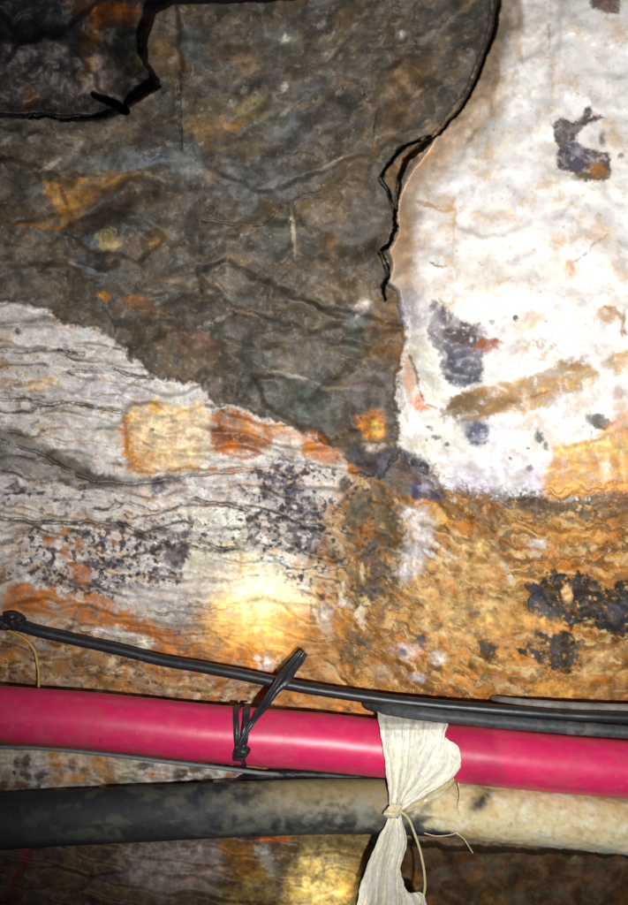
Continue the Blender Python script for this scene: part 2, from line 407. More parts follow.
E_((100, 108, 112), 195, 48, 18, 12, 0, .5, .5, 8); E_((136, 104, 80), 235, 55, 30, 14, 20, .4, .5, 8)
E_((104, 108, 110), 285, 130, 22, 16, 20, .55, .5, 8); E_(G, 275, 45, 26, 20, 0, .55, .5, 8)
E_((104, 108, 108), 255, 182, 45, 22, -5, .6, .5, 9); E_((112, 122, 124), 190, 165, 18, 14, 0, .6, .5, 6)
E_((122, 120, 122), 160, 152, 15, 8, -20, .6, .4, 6, 'f6', 0)
P_((108, 116, 122), [(60, 160), (110, 155), (160, 150), (190, 160), (150, 166), (90, 168)], .55, 4, 6)
L_((170, 164, 150), [(38, 172), (48, 166), (60, 160)], 5, .7); L_((166, 156, 142), [(135, 158), (150, 152), (160, 150)], 5, .6, br='f6', thr=-.1)
E_((186, 172, 150), 293, 230, 2, 24, -4, .7, .4, 1.5)
L_((150, 140, 128), [(200, 300), (225, 290), (240, 314)], 4, .0)
L_((172, 164, 154), [(198, 328), (215, 320), (236, 312)], 5, .75, 3, br='f6', thr=-.2)
L_((166, 162, 152), [(255, 362), (275, 373), (300, 378), (320, 384)], 4, .75, 3)
P_((86, 90, 84), [(255, 375), (330, 385), (345, 430), (320, 435), (265, 405), (250, 390)], .7, 4, 7)
P_((84, 96, 92), [(340, 310), (375, 300), (380, 345), (350, 350)], .6, 4, 6)
P_((176, 164, 146), [(350, 305), (362, 296), (374, 300), (366, 314), (352, 320)], .8, 2, 4)
L_((150, 140, 118), [(312, 386), (335, 388), (365, 390)], 4, .7, 3)
L_((122, 110, 90), [(310, 340), (340, 352), (360, 360)], 4, .6, 4)
P_((116, 84, 48), [(360, 340), (378, 300), (386, 290), (398, 300), (398, 350), (392, 400), (380, 420), (365, 400)], .55, 4, 6)
E_((100, 98, 100), 375, 390, 22, 30, 0, .55, .4, 7)
P_((138, 118, 96), [(372, 100), (385, 95), (380, 120), (366, 140), (368, 120)], .5, 3, 4)
L_((178, 156, 128), [(411, 98), (420, 92), (427, 86)], 4, .8, 2)
P_((120, 90, 54), [(395, 60), (430, 70), (415, 120), (390, 145), (375, 150), (385, 110)], .5, 5, 7)
L_((160, 148, 128), [(320, 170), (332, 164), (342, 158)], 4, .7, 2)
L_((132, 122, 104), [(325, 60), (350, 30), (368, 10)], 5, .6, 4); L_((140, 130, 118), [(395, 45), (430, 38), (465, 10)], 6, .5, 5)
P_((128, 92, 50), [(400, 158), (414, 146), (424, 142), (404, 170), (396, 192), (388, 182), (385, 172)], .8, 2, 2)
E_((96, 74, 46), 60, 350, 0.1, 0.1)
for (x, y, a) in [(232, 103, .8), (244, 90, .8), (284, 38, .6), (285, 113, .7), (281, 68, .5), (182, 103, .6), (170, 62, .5), (284, 86, .5), (340, 93, .6), (322, 25, .5), (402, 34, .6), (30, 140, .5), (80, 146, .6), (5, 140, .4)]:
    E_((190, 182, 168), x, y, 4.5, 3, -30, a, .5, 3)
E_((110, 66, 38), 205, 345, 30, 8, 10, .45, .5, 8); E_((118, 76, 46), 150, 310, 18, 8, 0, .4, .5, 8)
E_((90, 70, 66), 205, 345, 26, 8, 15, .4, .5, 8)
P_((128, 90, 48), [(340, 210), (400, 195), (400, 290), (386, 288), (392, 230)], .0)
E_((126, 92, 54), 330, 245, 12, 10, 0, .45, .5, 6)
E_((96, 70, 44), 140, 260, 18, 24, 0, .4, .5, 8); E_((120, 86, 40), 158, 240, 10, 10, 0, .45, .5, 6)
# recess colours
E_((150, 88, 22), 108, 12, 32, 12, 10, .9, .4, 8); E_((134, 88, 26), 92, 34, 8, 16, 10, .7, .4, 6)
P_((150, 132, 122), [(98, 48), (112, 55), (122, 75), (124, 98), (108, 94), (80, 92), (88, 70)], .85, 3, 5)
E_((120, 84, 36), 86, 68, 7, 14, 10, .7, .4, 5); E_((126, 112, 66), 136, 62, 8, 10, 0, .5, .4, 5)
E_((120, 80, 34), 32, 100, 8, 9, 0, .7, .4, 5); E_((104, 96, 92), 50, 60, 34, 24, 20, .5, .5, 9, 'f14', -.1)
P_((96, 42, 34), [(124, 100), (140, 92), (158, 88), (140, 98), (126, 108)], .7, 2, 3)
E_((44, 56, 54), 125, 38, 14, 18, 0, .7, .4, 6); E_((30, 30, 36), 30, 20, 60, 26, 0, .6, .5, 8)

# ================= quartz details
P_((214, 180, 140), [(497, -5), (506, 10), (500, 40), (508, 90), (485, 125), (455, 150), (430, 168), (412, 168), (440, 131), (468, 100), (484, 62), (494, 25)], .62, 5, 6, 'f40', -.35, .4)
L_((168, 122, 74), [(495, 45), (497, 75), (490, 110)], 6, .5, 4); L_((150, 120, 80), [(478, 128), (466, 146)], 5, .5, 4)
L_((190, 160, 128), [(552, -5), (550, 20), (548, 50)], 4, .6, 3); L_((206, 176, 140), [(520, 15), (516, 45), (520, 60), (510, 85)], 5, .5, 5)
P_((196, 152, 104), [(405, 195), (398, 230), (402, 290), (412, 290), (414, 250), (410, 215)], .6, 3, 4)
L_((206, 158, 106), [(412, 200), (425, 205), (440, 209), (460, 206)], 6, .75, 4); L_((212, 170, 120), [(453, 200), (455, 222), (455, 240)], 4, .6, 4)
E_((214, 182, 148), 490, 215, 28, 6, 5, .5, .5, 6); E_((220, 188, 160), 470, 232, 14, 8, 0, .4, .5, 6)
E_((200, 186, 160), 488, 268, 18, 12, 30, .35, .5, 6, 'f6', 0)
L_((104, 96, 80), [(430, 262), (440, 268), (447, 267)], 4, .85, 2, br='f6', thr=-.35)
P_((112, 88, 80), [(591, -30), (592, 8), (604, 13), (618, 12), (623, -4), (620, -30)], .95, 1.5, 3)
DK = (92, 74, 68)
P_(DK, [(553, 124), (561, 117), (572, 122), (581, 118), (584, 110), (590, 107), (592, 113), (588, 119), (600, 115), (606, 118), (600, 121), (588, 124), (578, 132), (576, 142), (582, 149), (600, 150), (610, 153), (613, 172), (604, 181), (582, 181), (572, 172), (557, 168), (560, 150), (554, 138)], .97, 1.2, 2.2)
P_((84, 82, 102), [(566, 140), (580, 148), (594, 152), (596, 166), (580, 172), (560, 168), (556, 156)], .8, 2, 3, 'f6b', -.25)
E_((176, 116, 50), 598, 171, 9, 7, 15, .9, .4, 3); E_((110, 100, 50), 580, 178, 8, 4, 0, .7, .4, 3)
E_((90, 80, 92), 603, 139, 4.5, 5.5, 0, .85, .4, 2); E_((170, 160, 170), 578, 152, 6, 4, 0, .6, .5, 3)
E_((110, 90, 100), 621, 156, 3, 2.5, 0, .8, .4, 2)
E_((206, 150, 92), 572, 268, 9, 9, -40, .7, .4, 5); E_((214, 180, 140), 560, 240, 6, 8, 0, .5, .4, 4)
L_((150, 120, 110), [(575, 262), (590, 250), (600, 240), (606, 234)], 3, .55, 3); E_((214, 190, 150), 606, 234, 7, 7, 0, .5, .4, 4)
E_((224, 196, 158), 480, 290, 20, 14, 0, .3, .5, 8); E_((216, 190, 160), 545, 225, 10, 4, 0, .3, .5, 5)
E_((190, 140, 84), 606, 314, 9, 9, 0, .8, .3, 4); L_((176, 126, 76), [(602, 306), (614, 308), (624, 320), (622, 338)], 5, .7, 2); L_((150, 110, 80), [(624, 310), (626, 335)], 3, .6, 2)
# sulphide patch
P_((126, 120, 128), [(430, 300), (448, 312), (466, 322), (484, 328), (490, 345), (484, 362), (480, 380), (462, 388), (446, 382), (438, 352), (426, 322)], 1, 2, 6, 'f6', -.8, .25)
P_((82, 82, 92), [(446, 348), (470, 352), (480, 358), (478, 382), (456, 388), (442, 374), (438, 350)], 1, 3, 4, 'f6b', -.6, .25)
P_((86, 72, 66), [(440, 300), (452, 312), (470, 320), (484, 332), (474, 350), (445, 344)], .95, 3, 6, 'f6', -.4, .2)
E_((168, 92, 44), 490, 345, 13, 7, -10, .9, .3, 4); E_((140, 60, 40), 496, 343, 5, 4, 0, .6, .4, 2)
E_((196, 176, 184), 488, 330, 12, 8, 0, .6, .5, 5); E_((90, 72, 70), 516, 318, 3, 3, 0, .9, .3, 2); E_((100, 80, 76), 492, 322, 3.5, 3, 0, .7, .3, 2)
P_((190, 184, 184), [(398, 285), (420, 292), (440, 330), (446, 372), (440, 330), (424, 330), (404, 320)], .55, 3, 5)
P_((150, 146, 148), [(398, 296), (412, 300), (424, 322), (412, 334), (404, 322)], .6, 3, 5, 'f6', -.3)
P_((198, 196, 180), [(408, 336), (424, 334), (440, 380), (445, 404), (426, 392), (410, 368)], .7, 2, 3)
P_((210, 150, 96), [(405, 352), (412, 368), (425, 398), (422, 412), (410, 405), (402, 380)], .7, 2.5, 4); E_((204, 108, 44), 418, 404, 8, 8, 0, .85, .4, 4)
L_((90, 70, 50), [(404, 344), (414, 366), (420, 390), (424, 400)], 3, .7, 2)
L_((150, 84, 40), [(424, 402), (445, 412), (460, 418)], 4, .7, 3)
L_((120, 84, 44), [(396, 380), (398, 340), (402, 320)], 7, .7, 3)
# brown wedge
P_((186, 148, 98), [(440, 420), (448, 402), (475, 388), (510, 380), (545, 372), (560, 360), (592, 366), (602, 374), (586, 388), (565, 396), (540, 410), (500, 414), (476, 424), (455, 420)], .92, 2.5, 5)
P_((150, 110, 62), [(440, 420), (446, 402), (478, 388), (505, 392), (520, 400), (500, 412), (470, 424)], .8, 4, 5)
P_((112, 94, 62), [(438, 420), (446, 402), (470, 392), (492, 396), (486, 408), (466, 422)], .85, 3, 4)
P_((200, 160, 104), [(500, 384), (560, 372), (596, 370), (570, 392), (520, 404)], .7, 3, 5, 'su', 0)
L_((206, 198, 196), [(536, 374), (556, 374), (572, 376)], 5, .6, 3)
L_((140, 98, 60), [(505, 402), (530, 398), (555, 390)], 4, .6, 5, br='su', thr=-.1)
P_((150, 104, 74), [(555, 362), (575, 352), (588, 352), (590, 366), (575, 374)], .6, 3, 5, 'f6', -.1)
E_((170, 130, 96), 540, 350, 20, 10, 0, .5, .5, 6, 'f6b', .05)
E_((200, 152, 92), 618, 362, 14, 12, 0, .85, .3, 6); E_((176, 120, 110), 618, 392, 8, 6, 0, .6, .4, 4)
P_((212, 208, 200), [(556, 395), (590, 384), (605, 395), (580, 410), (560, 425), (550, 410)], .5, 3, 5)
# lower quartz
P_((226, 222, 222), [(402, 415), (430, 408), (470, 424), (520, 416), (545, 420), (546, 492), (500, 494), (450, 486), (402, 452)], .6, 4, 5)
E_((74, 72, 94), 477, 433, 11, 12, 0, .95, .25, 4); E_((120, 112, 130), 466, 424, 8, 6, 0, .6, .5, 4)
E_((92, 88, 96), 540, 436, 5, 7, 0, .95, .3, 3); E_((110, 90, 96), 546, 446, 3, 4, 0, .8, .3, 2)
E_((90, 84, 76), 599, 423, 15, 9, 12, .95, .2, 5); E_((110, 108, 106), 596, 418, 6, 4, 0, .6, .4, 3)
for x, y, r in [(430, 427, 3), (437, 436, 4), (447, 445, 3.5), (428, 440, 2), (530, 468, 4), (528, 448, 2), (512, 460, 2)]:
    E_((96, 86, 106), x, y, r, r * .8, 0, .85, .3, 3)
E_((206, 196, 160), 425, 446, 16, 6, 30, .5, .5, 5)
# ochre block
P_((226, 172, 96), [(542, 500), (548, 470), (552, 448), (585, 440), (604, 432), (680, 420), (B, 400), (B, 468), (628, 490), (590, 496)], .95, 2, 3.5)
P_((236, 198, 118), [(560, 448), (590, 442), (680, 436), (680, 452), (575, 456)], .8, 4, 4)
P_((208, 140, 62), [(546, 462), (640, 454), (640, 466), (548, 474)], .55, 3, 6, 'sh', -.2)
P_((212, 150, 74), [(546, 480), (640, 476), (640, 492), (548, 494)], .6, 3, 6, 'sh2', -.2)
P_((224, 160, 100), [(605, 425), (640, 402), (640, 432), (600, 436)], .7, 3, 5)
# lavender underside + seam
P_((200, 194, 204), [(440, 468), (480, 462), (540, 470), (544, 492), (500, 494), (450, 488)], .6, 4, 5)
P_((112, 92, 74), [(440, 486), (500, 490), (560, 496), (660, 490), (660, 506), (590, 520), (545, 516), (500, 510), (460, 500)], .8, 4, 8, 'f6', -.28)
P_((78, 66, 60), [(500, 488), (545, 494), (560, 506), (550, 524), (510, 506)], .8, 4, 7, 'f6b', -.15)
P_((96, 70, 44), [(468, 500), (500, 505), (512, 525), (505, 550), (490, 540), (476, 520)], .75, 3, 7, 'f14', -.2)
E_((66, 50, 44), 504, 546, 7, 5, 30, .8, .4, 3)
P_((104, 78, 46), [(540, 500), (600, 500), (600, 520), (572, 525), (555, 515)], .7, 4, 7, 'f6', -.15)

# ================= centre column: dark sulphides
P_((84, 78, 82), [(352, 450), (385, 452), (402, 448), (425, 462), (442, 482), (448, 500), (420, 500), (395, 492), (370, 478), (352, 472)], .85, 3, 6, 'f6', -.55, .3)
P_((52, 46, 46), [(398, 448), (420, 456), (436, 468), (430, 474), (405, 466)], .85, 2.5, 5)
P_((64, 62, 84), [(410, 486), (416, 480), (430, 490), (440, 494), (442, 500), (424, 502), (412, 496)], .9, 2, 4)
E_((180, 172, 186), 424, 488, 5, 4, 20, .8, .4, 2)
P_((96, 100, 82), [(372, 474), (402, 474), (412, 494), (392, 496)], .6, 3, 5)
P_((106, 88, 62), [(352, 490), (372, 486), (392, 496), (396, 514), (402, 530), (405, 552), (395, 558), (380, 550), (362, 556), (344, 540), (348, 508)], .88, 4, 6, 'f14', -.6, .3)
P_((92, 78, 54), [(346, 488), (392, 488), (402, 540), (396, 600), (360, 612), (345, 560)], .75, 8, 12, 'f6b', -.25, .3)
P_((62, 54, 48), [(352, 500), (392, 494), (398, 560), (384, 606), (362, 600)], .8, 8, 12, 'spk', .25, .2)
for i in range(14):
    x = 300 + 75 * random.random(); y = 560 + 70 * random.random(); L_(random.choice([(228, 214, 190), (222, 200, 150), (86, 68, 48), (150, 104, 50)]), [(x, y), (x + random.uniform(-3, 6), y + 10), (x + random.uniform(-2, 12), y + 24)], random.uniform(4, 8), .8, 5)
P_((170, 108, 46), [(355, 525), (372, 518), (380, 530), (366, 546), (354, 540)], .75, 4, 6)
E_((120, 84, 44), 398, 540, 7, 12, 0, .8, .4, 4); P_((90, 88, 66), [(346, 506), (364, 500), (366, 520), (348, 524)], .8, 3, 5)
P_((84, 72, 64), [(360, 556), (385, 552), (390, 575), (385, 600), (375, 600), (366, 580)], .75, 4, 7, 'sv', -.3)
P_((96, 84, 58), [(345, 565), (365, 560), (366, 600), (350, 600)], .6, 4, 7, 'sv', -.1)
P_((206, 200, 200), [(398, 505), (425, 505), (436, 520), (430, 550), (420, 575), (404, 582), (392, 572), (402, 545), (404, 525)], .8, 4, 6, 'f14b', -.5, .3)
for p in ([(430, 538), (442, 550), (456, 560)], [(424, 548), (436, 558), (450, 562)], [(500, 560), (508, 574), (512, 584)], [(534, 540), (546, 548)]):
    L_((232, 224, 216), p, 5, .8, 3)
E_((214, 200, 190), 538, 546, 9, 8, 0, .7, .5, 5)
E_((188, 116, 42), 372, 424, 13, 14, 0, .95, .3, 5); E_((222, 186, 96), 376, 428, 6, 7, 0, .85, .4, 3); E_((220, 200, 190), 374, 447, 10, 4, 0, .6, .5, 4)
E_((214, 138, 60), 354, 470, 8, 6, 10, .8, .4, 4); E_((200, 112, 40), 315, 446, 14, 8, 15, .85, .4, 5)
P_((212, 206, 204), [(315, 462), (345, 465), (352, 480), (340, 500), (315, 505), (300, 490)], .7, 4, 6)
E_((66, 62, 62), 344, 484, 6, 7, 0, .9, .3, 4); E_((80, 80, 96), 384, 466, 9, 12, 0, .5, .5, 5)
P_((92, 86, 98), [(282, 480), (300, 488), (320, 500), (330, 520), (328, 545), (312, 556), (296, 550), (288, 530), (280, 510)], .85, 5, 8, 'f6', -.28, .2)
P_((88, 80, 92), [(270, 458), (290, 462), (300, 480), (290, 500), (276, 490)], .8, 4, 7, 'f6b', -.1)
P_((104, 92, 66), [(310, 545), (335, 545), (345, 560), (330, 566)], .6, 4, 6, 'f14', -.2)
P_((208, 176, 120), [(402, 590), (425, 560), (445, 550), (470, 540), (500, 560), (520, 600), (490, 640), (430, 650), (410, 620)], .5, 8, 8, 'f14', -.3, .4)
P_((208, 170, 112), [(468, 530), (490, 545), (502, 562), (490, 566), (470, 548)], .7, 4, 5)
# orange streaks running down the stained rock
for i in range(26):
    x = 408 + 190 * random.random(); y = 505 + 150 * random.random(); a = math.radians(60 - 45 * min(1, max(0, (x - 420) / 120)) + random.uniform(-10, 10)); l = random.uniform(8, 24)
    L_(random.choice([(190, 112, 36), (150, 96, 42), (206, 140, 60), (110, 78, 44), (224, 196, 150)]), [(x, y), (x + l * math.cos(a), y + l * math.sin(a))], random.uniform(2, 5), .65, 5)
# dendritic dark mineral patches
DP = (42, 39, 38)
P_(DP, [(530, 584), (545, 576), (558, 573), (572, 578), (590, 580), (600, 590), (618, 584), (660, 580), (660, 640), (628, 636), (608, 632), (592, 622), (574, 628), (548, 618), (524, 612), (534, 600)], 1.0, 1.0, 12, 'f6', -.42, .1)
P_((58, 56, 66), [(530, 584), (540, 584), (548, 600), (536, 600)], .8, 2, 4); P_((72, 74, 86), [(606, 608), (628, 600), (628, 618), (612, 618)], .6, 3, 4)
E_((214, 176, 120), 567, 593, 6, 9, 0, .97, .25, 3); E_((92, 94, 92), 545, 610, 14, 7, 10, .6, .5, 5)
P_((50, 47, 42), [(538, 634), (556, 636), (574, 632), (582, 645), (576, 660), (566, 672), (552, 662), (545, 648)], 1, 1.2, 9, 'f6', -.55, .12)
P_((54, 47, 42), [(516, 648), (530, 644), (544, 652), (548, 664), (530, 658), (518, 656)], 1, 1.2, 8, 'f6', -.45, .12)
P_((46, 43, 40), [(478, 642), (486, 640), (498, 644), (496, 656), (488, 662), (478, 654)], .95, 1.5, 4)
E_((92, 86, 56), 487, 676, 7, 4, 20, .85, .3, 4); E_((92, 76, 56), 502, 625, 8, 4, -10, .7, .3, 4); E_((90, 72, 50), 472, 663, 3, 2, 0, .8, .3, 2); E_((86, 70, 60), 476, 613, 5, 2.5, 0, .8, .3, 2)
E_((104, 74, 50), 542, 674, 6, 5, 0, .7, .3, 3); E_((100, 76, 50), 507, 648, 4, 2, 0, .7, .3, 2)
P_((146, 98, 40), [(560, 690), (600, 680), (660, 655), (660, 700), (600, 706), (570, 704)], .65, 6, 8); P_((206, 170, 108), [(578, 668), (600, 648), (625, 650), (600, 672), (584, 684)], .6, 5, 6)
P_((212, 152, 70), [(530, 684), (560, 678), (590, 690), (560, 702), (530, 700)], .7, 4, 6); P_((216, 160, 84), [(470, 618), (510, 612), (560, 620), (568, 630), (530, 632), (490, 634)], .7, 4, 6)
P_((160, 108, 48), [(470, 690), (500, 672), (530, 676), (510, 700), (480, 704)], .6, 4, 7, 'f14', -.2)
P_((208, 136, 52), [(445, 650), (465, 645), (470, 690), (440, 690)], .5, 5, 7, 'f14', -.2)
E_((60, 54, 74), 422, 640, 5, 10, 0, .85, .3, 4, 'f6', -.4); E_((214, 204, 196), 437, 656, 8, 7, 0, .8, .4, 4); E_((210, 200, 196), 404, 650, 14, 9, 20, .7, .4, 5, 'f6', -.4)
E_((90, 90, 92), 402, 653, 5, 4, 0, .8, .3, 3); P_((88, 78, 60), [(345, 640), (372, 628), (378, 650), (360, 668), (338, 660)], .75, 4, 7, 'f6', -.2)
E_((214, 206, 196), 326, 618, 8, 12, 0, .65, .4, 5); E_((226, 214, 196), 346, 604, 8, 6, 0, .6, .4, 5); E_((166, 108, 38), 340, 626, 9, 8, 0, .8, .4, 5)
E_((216, 208, 204), 418, 678, 9, 5, 0, .6, .4, 4); E_((196, 176, 168), 382, 672, 9, 6, 0, .6, .4, 5)
P_((150, 96, 36), [(375, 630), (395, 640), (400, 670), (380, 690), (370, 660)], .6, 4, 8, 'f14', -.3)

# ================= vein details (left)
P_((220, 210, 208), [(-40, 300), (30, 306), (45, 315), (20, 318), (-40, 312)], .7, 3, 4); P_((142, 130, 134), [(-40, 318), (20, 320), (60, 318), (60, 326), (-40, 334)], .5, 3, 5)
P_((214, 210, 206), [(8, 330), (60, 326), (100, 334), (125, 352), (145, 372), (120, 372), (60, 352), (8, 350)], .6, 4, 5)
P_((210, 206, 206), [(40, 380), (150, 382), (205, 390), (200, 402), (120, 404), (62, 398)], .6, 4, 5)
P_((214, 210, 204), [(60, 415), (118, 420), (122, 446), (105, 470), (60, 450)], .5, 4, 6)
L_((98, 62, 58), [(50, 350), (64, 350), (82, 354)], 3.5, .9, 2); L_((98, 92, 78), [(28, 350), (46, 348)], 5, .5, 3)
E_((74, 70, 66), 18, 332, 3, 3, 0, .85, .3, 2); E_((190, 160, 130), 8, 340, 7, 10, 0, .5, .4, 4); E_((166, 120, 70), 3, 364, 4, 9, 0, .7, .4, 3)
L_((70, 66, 66), [(110, 369), (130, 374), (155, 379)], 2.5, .8, 1.5); L_((80, 74, 74), [(62, 402), (85, 406), (120, 410)], 2.5, .8, 2); L_((104, 104, 104), [(60, 372), (80, 371), (105, 372)], 2, .6, 2)
P_((208, 178, 130), [(20, 382), (55, 376), (62, 384), (30, 392)], .7, 3, 4); L_((128, 74, 40), [(14, 398), (30, 399), (46, 396)], 5, .85, 3); L_((196, 164, 80), [(35, 378), (52, 378)], 3, .6, 2)
P_((104, 98, 86), [(-60, 424), (10, 426), (40, 440), (70, 458), (98, 474), (150, 480), (220, 474), (150, 488), (80, 488), (30, 474), (-60, 470)], .82, 3, 6, 'sh2', -.5, .3)
P_((90, 84, 74), [(40, 450), (90, 462), (110, 480), (80, 482), (50, 470)], .7, 3, 6); E_((186, 182, 178), 14, 452, 14, 5, 15, .6, .4, 5); E_((150, 142, 136), 50, 470, 20, 5, 15, .6, .4, 5)
P_((212, 206, 206), [(-20, 478), (30, 484), (50, 498), (-20, 502)], .6, 3, 5); E_((92, 88, 84), 18, 488, 7, 7, 0, .7, .4, 4); P_((206, 192, 192), [(56, 500), (110, 486), (150, 486), (140, 500), (110, 512), (60, 510)], .5, 4, 5)
L_((92, 88, 80), [(-30, 517), (20, 521), (60, 521), (118, 524)], 3, .8, 2); L_((64, 62, 60), [(92, 508), (105, 509), (116, 503)], 4, .8, 2); L_((150, 112, 66), [(116, 502), (135, 505), (152, 511)], 3, .7, 2)
# ochre block and rust knob
P_((222, 190, 140), [(126, 408), (150, 401), (204, 403), (212, 416), (214, 446), (206, 466), (170, 470), (130, 472), (122, 446)], .92, 2.2, 6)
P_((200, 128, 44), [(122, 412), (132, 414), (131, 430), (134, 455), (142, 468), (124, 466), (117, 440)], .95, 3, 9, 'f6', -.3, .35); P_((210, 150, 60), [(148, 402), (160, 402), (158, 414), (150, 412)], .85, 2, 3)
E_((204, 150, 76), 150, 456, 14, 7, 0, .7, .5, 8); E_((206, 160, 90), 186, 414, 10, 6, 0, .5, .5, 8, 'f6', 0); L_((176, 128, 70), [(172, 404), (176, 430), (172, 462)], 3, .5, 6)
P_((230, 212, 176), [(140, 420), (160, 416), (200, 420), (202, 445), (160, 452), (142, 440)], .6, 5, 5); P_((206, 206, 196), [(204, 404), (212, 430), (210, 460), (202, 450)], .6, 3, 3); E_((120, 96, 70), 152, 430, 2.5, 2, 0, .8, .3, 1)
E_((216, 164, 100), 172, 440, 4, 18, 10, .4, .4, 4)
L_((186, 118, 40), [(126, 466), (160, 471), (200, 468), (236, 470), (262, 464)], 6, .8, 5, br='f14', thr=-.15)
P_((164, 98, 42), [(208, 418), (220, 408), (245, 412), (270, 428), (272, 444), (255, 454), (225, 454), (210, 440)], .92, 2.5, 4)
E_((104, 54, 26), 236, 436, 20, 8, 8, .85, .5, 8, 'f6', -.2, .2); E_((226, 150, 70), 250, 426, 12, 5, 20, .7, .5, 6); E_((210, 120, 44), 228, 446, 14, 5, 0, .7, .5, 6); P_((110, 56, 28), [(214, 424), (220, 418), (224, 430), (240, 440), (226, 440), (214, 434)], .8, 2, 4)
P_((90, 62, 34), [(206, 402), (225, 404), (240, 412), (250, 424), (232, 420), (215, 412)], .6, 3, 5, 'f6', -.2); L_((222, 190, 160), [(246, 422), (262, 430), (268, 440)], 3.5, .7, 2)
P_((196, 120, 40), [(262, 424), (285, 430), (310, 436), (335, 450), (345, 462), (320, 462), (290, 448), (268, 440)], .7, 3, 6, 'f14', -.4, .3)
P_((222, 208, 196), [(275, 436), (300, 436), (302, 452), (280, 452)], .75, 3, 4); E_((90, 90, 96), 290, 450, 8, 4, 0, .5, .4, 4)
P_((222, 214, 200), [(208, 450), (250, 458), (270, 462), (268, 470), (220, 466)], .5, 3, 5); L_((166, 92, 36), [(222, 452), (240, 458), (262, 454)], 4, .8, 2)
# small pale / dark speckle
P_((150, 140, 146), [(150, 478), (270, 468), (280, 500), (250, 505), (160, 500)], .45, 5, 6, 'f14', -.1)
L_((78, 62, 52), [(150, 512), (175, 508), (196, 500), (215, 502)], 3.5, .8, 4, br='f6', thr=-.3); L_((84, 58, 54), [(214, 502), (235, 504), (256, 506)], 3, .8, 2)
P_((226, 222, 206), [(192, 508), (222, 506), (246, 512), (246, 546), (215, 546), (190, 540)], .85, 1.8, 2.5); L_((214, 168, 92), [(196, 540), (220, 542), (246, 545)], 3, .6, 2)
P_((216, 206, 184), [(190, 550), (232, 550), (262, 556), (292, 562), (290, 600), (250, 602), (192, 598), (186, 570)], .8, 12, 14); P_((210, 176, 110), [(232, 550), (250, 556), (255, 570), (240, 574)], .6, 3, 5, 'f6', -.2)
P_((214, 218, 206), [(262, 556), (290, 558), (292, 572), (265, 566)], .7, 2, 3); L_((96, 80, 64), [(200, 543), (225, 547), (240, 550)], 3, .7, 2)
P_((82, 66, 72), [(166, 544), (180, 542), (191, 546), (190, 558), (182, 568), (170, 566), (166, 556)], .93, 1.6, 3.5)
for x, y, rx, ry in [(252, 521, 7, 7), (253, 543, 5, 5), (158, 530, 8, 4), (172, 535, 8, 4), (185, 534, 4, 4), (157, 486, 6, 10), (270, 478, 6, 5), (268, 492, 10, 5), (276, 520, 4, 4), (110, 520, 3, 3), (122, 525, 7, 3.5), (140, 536, 8, 4), (152, 548, 5, 4), (80, 532, 6, 4), (87, 536, 5, 4), (70, 530, 4, 4), (106, 540, 3, 3), (92, 560, 7, 5), (112, 562, 9, 5), (52, 562, 4, 3), (72, 582, 9, 6), (96, 582, 5, 4), (2, 575, 4, 5), (136, 593, 4, 3), (8, 540, 8, 3), (34, 528, 8, 3)]:
    E_((82, 74, 88) if random.random() < .6 else (78, 70, 62), x, y, rx, ry, random.uniform(-20, 30), .88, .3, 4.5, 'f6', -.45, .2)
P_((74, 60, 68), [(20, 526), (150, 530), (170, 560), (150, 600), (60, 600), (10, 570)], .95, 5, 8, 'f6b', .16, .16)
P_((84, 80, 84), [(140, 525), (250, 500), (300, 500), (290, 560), (170, 545)], .6, 5, 8, 'f6', .24, .1)
P_((86, 80, 84), [(245, 508), (285, 505), (292, 550), (262, 555), (248, 545)], .6, 5, 8, 'f6b', .15, .1)
for pts, f_, t_ in [([(40, 525), (150, 528), (190, 545), (180, 590), (120, 605), (50, 590)], 'spk', .42), ([(145, 520), (255, 505), (255, 550), (190, 560), (150, 545)], 'spkb', .42),
                    ([(235, 470), (340, 460), (345, 560), (300, 590), (255, 560)], 'spk', .28), ([(262, 470), (300, 470), (330, 540), (300, 560), (270, 520)], 'spkb', .18),
                    ([(-20, 480), (100, 480), (140, 500), (60, 515), (-20, 510)], 'spkb', .4), ([(330, 470), (400, 470), (400, 620), (340, 600)], 'spk', .5), ([(150, 600), (215, 600), (205, 655), (160, 640)], 'spk', .35)]:
    P_((60, 54, 54), pts, .95, 10, 12, f_, t_ + .04, .2)
# orange mottling lower left
OR = (182, 108, 46)
for x, y, rx, ry, a in [(64, 530, 4, 5, 0), (78, 545, 5, 5, 0), (66, 552, 5, 8, 0), (76, 568, 10, 8, 20), (114, 545, 4, 5, 0), (22, 588, 12, 7, 10), (44, 596, 16, 6, 10), (84, 578, 8, 8, 0), (48, 540, 5, 8, 0), (100, 600, 16, 5, 15)]:
    E_(OR, x, y, rx, ry, a, .8, .4, 6)
P_((186, 112, 42), [(8, 584), (50, 590), (90, 604), (130, 614), (165, 628), (205, 646), (230, 660), (205, 668), (160, 656), (110, 628), (60, 618), (0, 612)], .88, 4, 9, 'f14', -.6, .3)
P_((150, 90, 44), [(-40, 560), (0, 575), (40, 605), (0, 618), (-40, 615)], .5, 5, 8, 'f14b', -.2)
P_((190, 128, 70), [(-300, 520), (0, 560), (0, 620), (-300, 620)], .5, 8, 9, 'f14', -.1)
P_((214, 210, 200), [(88, 628), (112, 626), (140, 634), (158, 646), (150, 654), (120, 642), (92, 636)], .85, 2.5, 4); P_((128, 108, 96), [(100, 636), (140, 642), (150, 652), (110, 646)], .6, 3, 4)
P_((214, 206, 198), [(120, 590), (160, 585), (195, 605), (190, 630), (150, 622), (130, 605)], .6, 5, 6)
P_((130, 118, 110), [(155, 600), (200, 600), (210, 640), (185, 650), (165, 635)], .65, 5, 7, 'f6', -.05)
